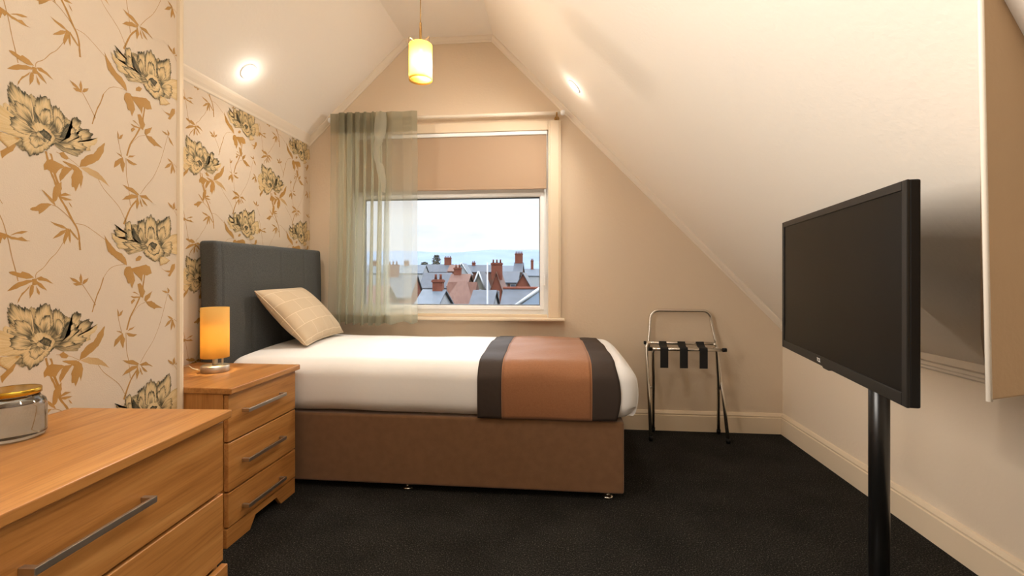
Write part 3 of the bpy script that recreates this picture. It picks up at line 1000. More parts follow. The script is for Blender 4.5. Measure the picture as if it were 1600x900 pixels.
def chimney(root, x, y, z, w_, d2, h, m, pots=2):
    bm = nb()
    box(bm, x - w_ / 2, x + w_ / 2, y - d2 / 2, y + d2 / 2, z - 1.6, z + h)
    box(bm, x - w_ / 2 - .1, x + w_ / 2 + .1, y - d2 / 2 - .1, y + d2 / 2 + .1, z + h - .35, z + h - .1)
    ch = obj('chimney', bm, m, root)
    for k in range(pots):
        bm = nb()
        lathe(bm, [(.001, 0), (.17, 0), (.13, .45), (.17, .6), (.12, .6), (.1, .2), (.001, .2)], (x - w_ / 2 + w_ * (k + .5) / pots, y, z + h), 10)
        obj('chimney_pot', bm, M['brick'], ch)
    return ch


def house(label, px0, px1, pyr, pye, Y, wall, roof, ridge='x', depth=8.0, chims=(), cm='brick', hip=0.0, verge=None, windows=0, base=-16, ridge_cap=None):
    """A house whose front eaves run from px0 to px1 in the photo at distance Y."""
    a, b = far(px0, pye, Y), far(px1, pye, Y)
    ze, zr = a.z, far((px0 + px1) / 2, pyr, Y + (depth / 2 if ridge == 'x' else 0)).z
    wid = b.x - a.x
    r = thing('house', label, 'house', (a.x, Y, base))
    H = ze - base
    zr -= base
    bm = nb()
    if ridge == 'x':
        prism(bm, [(0, 0), (depth, 0), (depth, H), (depth / 2, zr - .15), (0, H)], 0, 0, wid)
    else:
        prism(bm, [(0, 0), (wid, 0), (wid, H), (wid / 2, zr - .15), (0, H)], 1, 0, depth)
    obj('wall', bm, M[wall], r)
    bm = nb()
    o = .3
    if ridge == 'x':
        k = (zr - H) / (depth / 2)
        e = H - k * o
        hp_ = hip * wid
        V = [(-o, -o, e), (wid + o, -o, e), (wid + o, depth + o, e), (-o, depth + o, e), (hp_ - (o if not hip else 0), depth / 2, zr), (wid - hp_ + (o if not hip else 0), depth / 2, zr)]
        Fs = [(0, 1, 5, 4), (2, 3, 4, 5), (3, 0, 4), (1, 2, 5), (3, 2, 1, 0)]
    else:
        k = (zr - H) / (wid / 2)
        e = H - k * o
        V = [(-o, -o, e), (wid + o, -o, e), (wid + o, depth + o, e), (-o, depth + o, e), (wid / 2, -o, zr), (wid / 2, depth + o, zr)]
        Fs = [(0, 4, 5, 3), (1, 2, 5, 4), (0, 1, 4), (2, 3, 5), (3, 2, 1, 0)]
    v_ = [bm.verts.new(p) for p in V]
    # a roof of real thickness: top sheet plus a sheet 12 cm lower
    tops = Fs[:2] if (ridge == 'y' or not hip) else Fs[:4]
    low = [bm.verts.new((p[0], p[1], p[2] - .2)) for p in V]
    for f in tops:
        bm.faces.new([v_[i] for i in f])
        bm.faces.new([low[i] for i in f][::-1])
        n_ = len(f)
        for q in range(n_):
            i1, i2 = f[q], f[(q + 1) % n_]
            shared = sum(1 for ff in tops if i1 in ff and i2 in ff) > 1
            if not shared:
                bm.faces.new((v_[i1], low[i1], low[i2], v_[i2]))
    rf = obj('roof', bm, M[roof], r)
    if ridge_cap:
        bm = nb()
        tube(bm, [(V[4][0], V[4][1], zr + .05), (V[5][0], V[5][1], zr + .05)], .2, 8)
        obj('ridge_tiles', bm, M[ridge_cap], rf)
    if verge:
        prs = ((V[0], V[4], Vector((0, -.08, 0))), (V[1], V[4], Vector((0, -.08, 0)))) if ridge == 'y' else ((V[0], V[4], Vector((0, 0, .08))), (V[1], V[5], Vector((0, 0, .08))))
        for p, q, dv in prs:
            bm = nb()
            tube(bm, [Vector(p) + dv, Vector(q) + dv], .17, 4)
            obj('verge_board', bm, M[verge], rf)
    for fx, fy, w_, h in chims:
        chimney(r, fx * wid, fy * depth, (zr if ridge == 'x' else zr), w_, .9, h, M[cm], max(2, int(w_ / .55)))
    for k in range(windows):
        bm = nb()
        x = wid * (k + .5) / windows
        box(bm, x - .55, x + .55, -.05, .02, H - 2.0, H - .5)
        wf = obj('house_window', bm, M['white'], r)
        bm = nb()
        box(bm, x - .45, x + .45, -.07, -.05, H - 1.9, H - .6)
        obj('pane', bm, M['wglass'], wf)
    return r


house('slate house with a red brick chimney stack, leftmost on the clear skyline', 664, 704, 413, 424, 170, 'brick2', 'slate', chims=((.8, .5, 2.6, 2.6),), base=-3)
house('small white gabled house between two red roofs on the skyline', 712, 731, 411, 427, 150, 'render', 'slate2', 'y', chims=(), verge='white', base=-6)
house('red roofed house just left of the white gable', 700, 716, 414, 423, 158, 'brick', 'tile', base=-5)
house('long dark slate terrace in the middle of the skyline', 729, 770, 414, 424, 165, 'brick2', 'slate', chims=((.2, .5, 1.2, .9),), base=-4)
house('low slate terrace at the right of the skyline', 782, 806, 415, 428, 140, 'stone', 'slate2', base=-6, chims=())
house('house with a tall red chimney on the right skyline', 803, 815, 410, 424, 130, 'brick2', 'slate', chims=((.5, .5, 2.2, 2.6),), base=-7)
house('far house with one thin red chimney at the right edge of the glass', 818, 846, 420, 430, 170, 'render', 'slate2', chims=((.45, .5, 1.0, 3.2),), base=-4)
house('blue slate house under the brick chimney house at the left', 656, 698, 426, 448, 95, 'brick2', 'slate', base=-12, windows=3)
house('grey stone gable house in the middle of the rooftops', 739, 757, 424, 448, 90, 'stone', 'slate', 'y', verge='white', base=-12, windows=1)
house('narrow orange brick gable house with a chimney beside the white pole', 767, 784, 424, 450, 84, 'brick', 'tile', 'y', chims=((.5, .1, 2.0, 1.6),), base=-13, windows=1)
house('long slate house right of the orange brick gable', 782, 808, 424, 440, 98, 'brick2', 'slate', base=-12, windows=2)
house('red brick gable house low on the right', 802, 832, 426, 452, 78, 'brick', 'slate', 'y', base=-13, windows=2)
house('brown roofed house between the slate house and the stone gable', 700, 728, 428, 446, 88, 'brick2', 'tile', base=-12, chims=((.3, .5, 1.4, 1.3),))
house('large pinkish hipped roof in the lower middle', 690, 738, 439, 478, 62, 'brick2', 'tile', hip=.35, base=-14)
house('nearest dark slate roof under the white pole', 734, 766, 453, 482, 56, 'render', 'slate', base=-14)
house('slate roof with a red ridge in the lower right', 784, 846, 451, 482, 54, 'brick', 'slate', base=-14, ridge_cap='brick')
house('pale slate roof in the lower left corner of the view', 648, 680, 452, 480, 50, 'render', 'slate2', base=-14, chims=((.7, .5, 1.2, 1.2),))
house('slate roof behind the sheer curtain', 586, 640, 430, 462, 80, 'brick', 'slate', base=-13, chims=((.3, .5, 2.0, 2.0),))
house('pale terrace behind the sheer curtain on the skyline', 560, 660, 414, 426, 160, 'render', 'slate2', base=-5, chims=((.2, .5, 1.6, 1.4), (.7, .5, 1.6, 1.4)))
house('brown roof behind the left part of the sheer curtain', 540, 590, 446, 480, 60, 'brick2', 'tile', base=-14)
# glazed lean-to with white bars, close by at the lower right
a = far(800, 482, 30)
gl = thing('glazed_roof', 'nearby glazed roof with thick white bars at the lower right of the view', 'roof', (a.x, 30, -14))
rise = far(848, 448, 30).z - a.z
run = far(848, 448, 30).x - a.x
H0 = a.z + 14
bm = nb()
prism(bm, [(0, 0), (run, 0), (run, H0 + rise - .1), (0, H0 - .1)], 1, 0, 3.5)
obj('glass_panel', bm, M['solar'], gl)
for yy in (0, 1.75, 3.5):
    bm = nb()
    tube(bm, [(-.1, yy - .02, H0 - .08), (run, yy - .02, H0 + rise)], .13, 4)
    obj('white_bar', bm, M['white'], gl)
# white pole
a = far(761.5, 480, 48)
b = far(761.5, 410, 48)
bm = nb()
tube(bm, [(a.x, 48, -14), (a.x, 48, b.z)], [.14, .07], 10)
obj('flagpole', bm, M['white'], label='thin white pole rising between the rooftops', cat='pole')


def tree(label, px, py_top, Y, r_):
    p = far(px, py_top, Y)
    t = thing('tree', label, 'tree', (p.x, Y, -3))
    rnd = random.Random(px)
    h = p.z + 3
    bm = nb()
    tube(bm, [(0, 0, -4), (.1, 0, h * .5), (0, 0, h * .85)], [.4, .3, .1], 8)
    obj('trunk', bm, M['bark'], t)
    bm = nb()
    for k in range(420):
        u = rnd.random()
        zz = h * (.35 + .65 * u)
        rr = r_ * math.sin(PI * (.15 + .8 * u)) ** .7 * math.sqrt(rnd.random())
        an = rnd.uniform(0, 2 * PI)
        c_ = Vector((rr * math.cos(an), rr * math.sin(an), zz))
        d1 = Vector((rnd.gauss(0, 1), rnd.gauss(0, 1), rnd.gauss(0, 1))).normalized() * .5
        d2 = Vector((rnd.gauss(0, 1), rnd.gauss(0, 1), rnd.gauss(0, 1))).normalized() * .35
        v_ = [bm.verts.new(c_ + q) for q in (d1, d2, -d1, -d2)]
        bm.faces.new(v_)
    obj('foliage', bm, M['leafdark'], t, fix=False)


tree('bushy dark tree on the skyline left of the brick chimney', 682, 399, 185, 2.2)
tree('low green tree beside the curtain edge on the skyline', 663, 410, 190, 3.0)

# ------------------------------------------------------------------ recessed downlights
def downlight(label, x, z, y, nrm, power=1.0):
    n_ = Vector(nrm).normalized()
    t = thing('downlight', label, 'ceiling light', (x, y, z), group='recessed downlights in the slopes')
    q = Vector((0, 0, 1)).rotation_difference(n_)
    t.rotation_mode = 'QUATERNION'
    t.rotation_quaternion = q
    bm = nb()
    lathe(bm, [(.048, 0), (.048, .002), (.044, .006), (.036, .006), (.034, .001), (.034, -.004), (.044, -.004)], seg=36, close=True)
    obj('trim_ring', bm, M['pvc'], t)
    bm = nb()
    lathe(bm, [(.0001, .0015), (.034, .0015), (.034, -.003), (.0001, -.003)], seg=36, close=False)
    obj('lens', bm, M['lens'], t)
    for kind, name, e, h in (('SPOT', 'downlight_beam', DOWN_W, .03), ('POINT', 'downlight_glow', .4, .045)):
        l = bpy.data.lights.new(name, kind)
        l.energy = e * power
        l.color = (1, .92, .82)
        l.shadow_soft_size = .05 if kind == 'SPOT' else .03
        if kind == 'SPOT':
            l.spot_size = math.radians(168)
            l.spot_blend = 1.0
        lo = bpy.data.objects.new(name, l)
        COL.objects.link(lo)
        lo.parent = t
        lo.location = (0, 0, h)
        lo.rotation_euler = (PI, 0, 0)
    return t


NL = (CEIL[1][1] - CEIL[0][1], 0, -(CEIL[1][0] - CEIL[0][0]))
NR = (-(CEIL[2][1] - CEIL[3][1]), 0, -(CEIL[3][0] - CEIL[2][0]))


def on_left(x):
    t = (x - CEIL[0][0]) / (CEIL[1][0] - CEIL[0][0])
    return CEIL[0][1] + t * (CEIL[1][1] - CEIL[0][1])


def on_right(x):
    t = (x - CEIL[2][0]) / (CEIL[3][0] - CEIL[2][0])
    return CEIL[2][1] + t * (CEIL[3][1] - CEIL[2][1])


downlight('lit recessed downlight in the left slope above the headboard', -1.705, on_left(-1.705), 2.405, NL)
downlight('lit recessed downlight in the right slope above the window corner', .105, on_right(.105), 2.785, NR)
downlight('added unseen downlight in the right slope over the viewer', .105, on_right(.105), 1.0, NR, .6)  # out of view, added to brighten the room
downlight('added unseen downlight in the left slope over the long chest', -1.2, on_left(-1.2), .9, NL)  # likewise an added lamp outside the view, for general brightness

# ------------------------------------------------------------------ bed
BX0, BX1, BY0, BY1 = -1.705, .318, 2.22, 3.17
bed = thing('bed', 'single divan bed in brown suede cloth with a charcoal padded headboard', 'bed', ((BX0 + BX1) / 2, (BY0 + BY1) / 2, 0))
off = bed.location.copy()


def local(bm, loc):
    bmesh.ops.translate(bm, verts=bm.verts, vec=-Vector(loc))
    return bm


bm = nb()
box(bm, BX0, BX1, BY0, BY1, .035, .378)
obj('divan_base', local(bm, off), M['divan'], bed, bevel=.012, bseg=3)
for fx, fy in ((-.75, 2.27), (.245, 2.27), (-.75, 3.1), (.245, 3.1)):
    bm = nb()
    lathe(bm, [(.0001, 0), (.026, 0), (.027, .006), (.012, .010), (.008, .013), (.008, .04), (.0001, .04)], (fx, fy, 0), 24)
    obj('foot', local(bm, off), M['chrome'], bed, label='small chrome glide foot')


def head_def(x, y, z):
    # shallow padding with three upright tufted seams
    f = (x > -1.76)
    if f:
        k = 0
        for sy, wdt in ((2.22, .006), (2.46, .012), (2.74, .008), (3.0, .008)):
            k += math.exp(-((y - sy) / wdt) ** 2) * (.006 if sy != 2.46 else .004)
        x -= k
    x -= .008 * max(0, (z - .9) / .35) ** 2
    return (x, y, z)


bm = nb()
roundbox(bm, -1.806, -1.712, 2.176, 3.225, .30, 1.25, .017, (10, 120, 36), head_def)
hb = obj('headboard', local(bm, off), M['headb'], bed, label='charcoal padded headboard')
for yy in (2.5, 2.95):
    bm = nb()
    box(bm, -1.80, -1.76, yy - .03, yy + .03, .02, .32)
    obj('headboard_strut', local(bm, off), M['black'], bed)


def mat_def(x, y, z):
    hw = (y - 2.69) / .49
    if z > .5:
        z += .030 * max(0, 1 - hw * hw) * min(1, (z - .5) / .1) - .012
    if x > .2 and z > .45:
        z -= .02 * ((x - .2) / .2) ** 2
    # soft bulge of the sides
    y += (.012 * math.sin(PI * min(1, max(0, (z - .38) / .26)))) * (-1 if y < 2.69 else 1) * min(1, abs(hw))
    # foot end leans out
    if x > .2:
        x += .02 * math.sin(PI * min(1, max(0, (z - .38) / .25)))
    z += .0025 * math.sin(5 * x + 3 * y) + .0015 * math.sin(13 * x - 7 * y)
    y += .0025 * math.sin(6 * x + 9 * z) + .0015 * math.sin(17 * x + 4 * z)
    return (x, y, z)


bm = nb()
roundbox(bm, -1.700, .372, 2.208, 3.185, .382, .655, .075, (110, 60, 26), mat_def)
bs = obj('bedspread', bm, M['linen'], label='smooth white bedspread tucked around the single bed', cat='bedspread')
# tucked fold at the foot corner
bm = nb()
prof = []
for k in range(15):
    z = .405 + .190 * k / 14
    wv = math.sin(PI * k / 14)
    prof.append((z, wv))
rowA, rowB, rowC = [], [], []
rws = []
for z, wv in prof:
    ring = []
    for j in range(9):
        t = j / 8
        y = 2.222 + .016 + t * .80
        bul = .022 * wv * (1 - (1 - min(1, t * 5)) ** 2) * (1 - .4 * t)
        ring.append(bm.verts.new((.362 + bul + .024 * wv ** .6, y, z)))
    rws.append(ring)
back = []
for (z, wv) in prof:
    back.append([bm.verts.new((.33, 2.222 + .016 + j / 8 * .80, z)) for j in range(9)])
for G in (rws, back):
    for a_, b_ in zip(G, G[1:]):
        for j in range(8):
            f = bm.faces.new((a_[j], a_[j + 1], b_[j + 1], b_[j]))
            f.smooth = True
for k in range(14):
    for j in (0, 8):
        bm.faces.new((rws[k][j], rws[k + 1][j], back[k + 1][j], back[k][j]))
for k in (0, 14):
    for j in range(8):
        bm.faces.new((rws[k][j], rws[k][j + 1], back[k][j + 1], back[k][j]))
obj('tucked_fold', bm, M['linen'], bs)

# runner across the foot of the bed, following the bedspread
prof = []
r_ = .075
ya, yb, zb, zt = 2.208, 3.185, .386, .655
for k in range(13):
    prof.append((ya, zb + (zt - r_ - zb) * k / 12))
for k in range(1, 9):
    a_ = PI / 2 * k / 8
    prof.append((ya + r_ - r_ * math.cos(a_), zt - r_ + r_ * math.sin(a_)))
for k in range(1, 31):
    prof.append((ya + r_ + (yb - ya - 2 * r_) * k / 30, zt))
for k in range(1, 9):
    a_ = PI / 2 * k / 8
    prof.append((yb - r_ + r_ * math.sin(a_), zt - r_ + r_ * math.cos(a_)))
for k in range(1, 6):
    prof.append((yb, zt - r_ - .10 * k / 5))


def runner_strip(x0, x1, lift, n=10):
    bm = nb()
    rnd_ = []
    for layer in (lift, .001):
        rows = []
        for i in range(len(prof)):
            y, z = prof[i]
            j0, j1 = max(0, i - 1), min(len(prof) - 1, i + 1)
            ty, tz = prof[j1][0] - prof[j0][0], prof[j1][1] - prof[j0][1]
            L = math.hypot(ty, tz)
            ny, nz = -tz / L, ty / L
            row = []
            for k in range(n + 1):
                x = x0 + (x1 - x0) * k / n
                wr = .0022 * (math.sin(9 * x + 21 * y) + math.sin(31 * y - 14 * x) * .6 + .8 * math.sin(60 * x + 9 * y) * .5) if z > .6 else .0006 * math.sin(20 * x)
                ty_ = min(1, max(0, (y - 2.25) / .9))
                X, Y, Z = mat_def(x - .036 * ((x + .382) / .66) * ty_, y, z)
                o_ = layer + (wr + .0028 if layer > .001 else 0)
                row.append(bm.verts.new((X, Y + ny * o_, Z + nz * o_)))
            rows.append(row)
        rnd_.append(rows)
    for rows in rnd_:
        for A_, B_ in zip(rows, rows[1:]):
            for k in range(n):
                f = bm.faces.new((A_[k], A_[k + 1], B_[k + 1], B_[k]))
                f.smooth = True
    T, U = rnd_
    m = len(prof)
    for i in range(m - 1):
        for k in (0, n):
            bm.faces.new((T[i][k], T[i + 1][k], U[i + 1][k], U[i][k]))
    for k in range(n):
        bm.faces.new((T[0][k], T[0][k + 1], U[0][k + 1], U[0][k]))
        bm.faces.new((T[-1][k], T[-1][k + 1], U[-1][k + 1], U[-1][k]))
    return bm


rn = thing('bed_runner', 'copper brown bed runner with dark brown bands laid across the foot of the bed', 'bed runner', (0, 2.7, .66))
ro = rn.location.copy()
obj('runner_panel', local(runner_strip(-.262, .164, .004, 26), ro), M['copper'], rn)
obj('dark_band', local(runner_strip(-.382, -.262, .0042, 8), ro), M['band'], rn, label='dark brown border band nearer the headboard')
obj('dark_band', local(runner_strip(.164, .279, .0042, 8), ro), M['band'], rn, label='dark brown border band nearer the foot')
for xx in (-.262, .164):
    obj('piping', local(runner_strip(xx - .0015, xx + .0015, .0058, 1), ro), M['piping'], rn)

# ------------------------------------------------------------------ cushion
cb = Vector((-1.41, 2.715, .684))
ct = Vector((-1.675, 2.685, .965))
cu = thing('cushion', 'beige stitched cushion leaning on the headboard', 'cushion', cb)
upv = (ct - cb).normalized()
sd = Vector((-.12, 1, 0)).normalized()
nv = sd.cross(upv).normalized()
if nv.x < 0:
    nv = -nv
bm = nb()
uvl = bm.loops.layers.uv.new('UVMap')
W_, H_, T_ = .58, .415, .082
n = 28
sides = []
for sgn in (1, -1):
    g = []
    for j in range(n + 1):
        row = []
        for i in range(n + 1):
            u = math.sin((-1 + 2 * i / n) * PI / 2)
            v = math.sin((-1 + 2 * j / n) * PI / 2)
            th = T_ * ((1 - u ** 2) * (1 - v ** 2)) ** .38
            # sides pull in between the corners
            uu = u * (1 - .06 * (1 - v * v))
            vv = v * (1 - .07 * (1 - u * u))
            cr_ = .006 * math.sin(14 * u + 3 * v) * math.exp(-((v + .75) / .25) ** 2)
            p = sd * (uu * W_ / 2) + upv * ((vv + 1) * H_ / 2) + nv * (sgn * (th + cr_ * (th > .01)))
            row.append((bm.verts.new(p), (u * W_ / 2 + .31, v * H_ / 2 + .27)))
        g.append(row)
    sides.append(g)
    for j in range(n):
        for i in range(n):
            q = (g[j][i], g[j][i + 1], g[j + 1][i + 1], g[j + 1][i])
            f = bm.faces.new([t[0] for t in q])
            f.smooth = True
            for lp, t in zip(f.loops, q):
                lp[uvl].uv = t[1]
bmesh.ops.remove_doubles(bm, verts=bm.verts, dist=.0008)
obj('cover', bm, M['cushion'], cu)
bm = nb()
ed = []
for k in range(4 * 20 + 1):
    s_ = (k % 80) / 20
    q = int(s_)
    t = -1 + 2 * (s_ - q)
    u, v = ((t, -1), (1, t), (-t, 1), (-1, -t))[q]
    uu = u * (1 - .06 * (1 - v * v))
    vv = v * (1 - .07 * (1 - u * u))
    ed.append(sd * (uu * W_ / 2) + upv * ((vv + 1) * H_ / 2))
tube(bm, ed, .003, 8, cap=False)
obj('seam', bm, M['cushion'], cu)


# ------------------------------------------------------------------ oak drawer units
def drawer_unit(name, label, cat, loc, rz, W, D, Htop, rows, hx, hlen, pl_h, ajar=()):
    """Local frame: back-right corner at the origin, fronts face +X, the unit runs to -Y... depth D along X, width W along -Y."""
    t = thing(name, label, cat, loc, rz)
    tt = .024
    ov = .020          # the top stands out over the fronts
    bm = nb()
    box(bm, 0, D, -W - .006, .006, Htop - tt, Htop)
    obj('top', bm, M['wood'], t, bevel=.003)
    fx = D - ov        # front plane of the drawers
    for y0, y1 in ((-W, -W + .018), (-.018, 0)):
        bm = nb()
        box(bm, .004, fx - .022, y0, y1, 0, Htop - tt)
        obj('side_panel', bm, M['woodv'], t, bevel=.0015)
    bm = nb()
    box(bm, .004, fx - .03, -W + .018, -.018, rows[-1][0] - .012, rows[-1][0] - .002)
    box(bm, .004, .012, -W + .018, -.018, rows[-1][0] - .002, Htop - tt)
    obj('carcass', bm, M['woodv'], t)
    for k, (z0, z1, zh) in enumerate(rows):
        aj = ajar[k] if ajar else 0
        bm = nb()
        box(bm, fx - .020 + aj, fx + aj, -W + .004, -.004, z0, z1)
        d = obj('drawer', bm, M['wood'], t, bevel=.003, bseg=3)
        bm = nb()
        yc = -W / 2 + hx
        y0, y1 = yc - hlen / 2, yc + hlen / 2
        bx_ = fx + aj
        box(bm, bx_ + .024, bx_ + .032, y0, y1, zh - .0075, zh + .0075)
        box(bm, bx_, bx_ + .026, y0, y0 + .012, zh - .0075, zh + .0075)
        box(bm, bx_, bx_ + .026, y1 - .012, y1, zh - .0075, zh + .0075)
        obj('handle', bm, M['nickel'], d, bevel=.0015, label='brushed steel bar handle')
    bm = nb()
    p0, p1 = -W, 0
    prism(bm, [(p0, 0), (p0 + .14, 0), (p0 + .175, pl_h * .62), (p1 - .15, pl_h * .62), (p1 - .115, 0), (p1, 0), (p1, pl_h), (p0, pl_h)], 0, fx - .022, fx - .004)
    obj('plinth', bm, M['wood'], t, bevel=.002)
    return t


NSW = .474
drawer_unit('nightstand', 'oak three drawer bedside chest with a lit lamp on it', 'bedside chest', (-1.815, 2.165, 0), 0, NSW, .55, .632,
            [(.417, .602, .521), (.221, .411, .317), (.080, .215, .129)], -.022, .265, .074)
CHW = .82
drawer_unit('chest_of_drawers', 'large oak chest of drawers in the near left corner under the jar', 'chest of drawers', (XN + .009, 1.258, 0), math.radians(3.5), CHW, .498, .674,
            [(.436, .642, .549), (.228, .427, .335), (.075, .219, .15)], -.012, .272, .07, ajar=(0, 0, .014))

# ------------------------------------------------------------------ bedside lamp
lx, ly, lz = -1.565, 1.978, .632
lamp = thing('table_lamp', 'lit amber drum shade lamp on the bedside chest', 'lamp', (lx, ly, lz))
bm = nb()
lathe(bm, [(.0001, 0), (.056, 0), (.0575, .002), (.0575, .026), (.055, .029), (.0001, .029)], seg=48)
obj('base', bm, M['nickel'], lamp, label='round brushed steel base')
bm = nb()
tube(bm, [(0, 0, .029), (0, 0, .10)], .011, 20)
obj('stem', bm, M['nickel'], lamp)
bm = nb()
tube(bm, [(.024, .016, .029), (.024, .016, .09)], .0045, 12)
obj('switch_rod', bm, M['nickel'], lamp)
bm = nb()
lathe(bm, [(.056, .065), (.0575, .065), (.0575, .294), (.056, .294)], seg=64, close=True)
obj('lamp_shade', bm, M['lampshade'], lamp, label='amber fabric drum shade')
bm = nb()
for k in range(3):
    a_ = k * 2 * PI / 3
    tube(bm, [(.012 * math.cos(a_), .012 * math.sin(a_), .10), (.056 * math.cos(a_), .056 * math.sin(a_), .10)], .0015, 6)
obj('shade_carrier', bm, M['nickel'], lamp)
bm = nb()
lathe(bm, [(.0001, .105), (.012, .108), (.018, .125), (.014, .145), (.0001, .152)], seg=16)
obj('bulb', bm, M['bulb'], lamp)
pl = bpy.data.lights.new('bedside_bulb', 'POINT')
pl.energy = BEDSIDE_W
pl.color = (1, .78, .42)
pl.shadow_soft_size = .02
po = bpy.data.objects.new('bedside_bulb', pl)
COL.objects.link(po)
po.parent = lamp
po.location = (0, 0, .13)

bm = nb()
tube(bm, [(-.045, -.03, .008), (-.07, -.05, .022), (-.10, -.035, .03), (-.14, .0, .02), (-.19, .03, .01), (-.21, .04, .006)], .0022, 8)
obj('cord', bm, M['white_cable'], lamp, label='white cord')

# ------------------------------------------------------------------ jar
jx, jy, jz = -1.342, 1.015, .6745
jar = thing('glass_jar', 'round glass jar with a gold lid on the large oak chest', 'jar', (jx, jy, jz))
R_ = .063
bm = nb()
lathe(bm, [(.0001, .0), (.050, .0), (R_ - .003, .004), (R_, .012), (R_, .078), (R_ - .003, .090), (.051, .099), (.049, .106),
           (.046, .106), (.048, .098), (R_ - .006, .089), (R_ - .007, .086), (R_ - .014, .083), (.0001, .082)], seg=64)
obj('glass_body', bm, M['jar'], jar, label='clear glass body')
bm = nb()
lathe(bm, [(.0001, .1075), (.052, .1075), (.0535, .1085), (.0535, .119), (.052, .1215), (.046, .1205), (.0001, .1215)], seg=64)
obj('lid', bm, M['gold'], jar, label='shiny gold lid')

# ------------------------------------------------------------------ curtain rod, curtain, blind
RZ, RY = 2.19, 3.19
rod = thing('curtain_rod', 'thin white curtain rod over the window', 'curtain rod', (-.79, RY, RZ))
ro = rod.location.copy()
bm = nb()
tube(bm, [(-1.62, RY, RZ), (.03, RY, RZ)], .011, 14)
obj('pole', local(bm, ro), M['trimw'], rod)
for sx, e in ((-1.62, -1), (.03, 1)):
    bm = nb()
    tube(bm, [(sx - e * .004, RY, RZ), (sx + e * .004, RY, RZ), (sx + e * .010, RY, RZ), (sx + e * .022, RY, RZ), (sx + e * .026, RY, RZ)], [.012, .017, .0185, .016, .009], 18)
    obj('finial', local(bm, ro), M['pvc'], rod)
for sx in (-1.59, .0):
    bm = nb()
    tube(bm, [(sx, YB, RZ - .012), (sx, RY, RZ - .012), (sx, RY - .012, RZ)], .0055, 8)
    tube(bm, [(sx, YB - .004, RZ - .012), (sx, YB, RZ - .012)], .018, 16)
    obj('bracket', local(bm, ro), M['brass'], rod)

cur = thing('curtain', 'short sage sheer curtain drawn to the left half of the window', 'curtain', (-1.29, RY - .02, RZ))
co = cur.location.copy()
CX0, CX1 = -1.607, -.972


def cur_pt(t, s):
    """t along the width 0..1, s from the heading (0) to the hem (1)."""
    z = 2.222 - s * (2.222 - .742)
    # pleat phase: flat piece at the left, tight folds, then a loose flat piece at the right
    if t < .12:
        amp, ph = .010, t / .12 * PI
    elif t < .66:
        amp, ph = .037, PI + (t - .12) / .54 * 12 * PI
    else:
        amp, ph = .013, 13 * PI + (t - .66) / .34 * 3.0 * PI
    drift = .35 * math.sin(3.1 * s + 17 * t) * s
    a_ = amp * (.75 + .45 * s)
    a_ *= .62 + .38 * min(1, s / .2)
    x = CX0 + (CX1 - CX0) * t
    x += (.026 if .12 < t < .66 else .006) * math.sin(2 * ph + drift) * (.8 + .3 * math.sin(9 * t + 2 * s))
    x += .012 * math.sin(2.2 * s + 5 * t) * s * math.sin(PI * t)
    if t < .5:
        x -= .022 * s * (1 - t / .5)
    y = RY - (.030 if s > .2 else .046 - .08 * s) + a_ * math.sin(ph + drift * .7) - .014 * s
    z += (.010 * math.sin(ph) * (1 if s > .97 else 0)) - (.012 * math.sin(PI * t) * s)
    return Vector((x, y, z))


nT, nS = 340, 50


def cloth(t0, t1, s0, s1, nt_, ns_, offy=0.0):
    bm = nb()
    g = []
    for j in range(ns_ + 1):
        s = s0 + (s1 - s0) * j / ns_
        g.append([bm.verts.new(cur_pt(t0 + (t1 - t0) * i / nt_, s) + Vector((0, offy, 0)) - co) for i in range(nt_ + 1)])
    for A_, B_ in zip(g, g[1:]):
        for i in range(nt_):
            f = bm.faces.new((A_[i], A_[i + 1], B_[i + 1], B_[i]))
            f.smooth = True
    return bm


obj('sheer_panel', cloth(0, 1, .095, .962, nT, nS), M['voile'], cur)
obj('heading_tape', cloth(0, 1, 0, .095, nT, 6), M['voile2'], cur, label='doubled sage heading band')
obj('hem', cloth(0, 1, .962, 1, nT, 3), M['voile2'], cur, label='doubled hem')
# a loose pleat folded over at the heading
bm = nb()
fold = []
FE = [(0, -1.262, -1.190), (.12, -1.268, -1.182), (.24, -1.272, -1.186), (.34, -1.268, -1.208), (.46, -1.282, -1.238), (.56, -1.280, -1.236), (.7, -1.262, -1.205), (.85, -1.246, -1.190), (1, -1.232, -1.200)]
for k in range(31):
    s = k / 30
    for (s0, a0, b0), (s1, a1, b1) in zip(FE, FE[1:]):
        if s0 <= s <= s1:
            u = (s - s0) / (s1 - s0)
            u = u * u * (3 - 2 * u)
            xa, xb = a0 + (a1 - a0) * u, b0 + (b1 - b0) * u
    z = 2.215 - s * .56
    y = RY - .068 - .012 * math.sin(PI * min(1, s * 2.2))
    if s > .35:
        y += .012 * (s - .35)
    fold.append([(xa, y + .004, z + .006), (xa * .7 + xb * .3, y - .006, z), (xa * .3 + xb * .7, y - .005, z - .003), (xb, y + .006, z - .004)])
rows = [[bm.verts.new(Vector(p) - co) for p in r] for r in fold]
for A_, B_ in zip(rows, rows[1:]):
    for i in range(3):
        f = bm.faces.new((A_[i], A_[i + 1], B_[i + 1], B_[i]))
        f.smooth = True
obj('loose_pleat', bm, M['voile3'], cur, label='pale pleat flopping over at the heading')

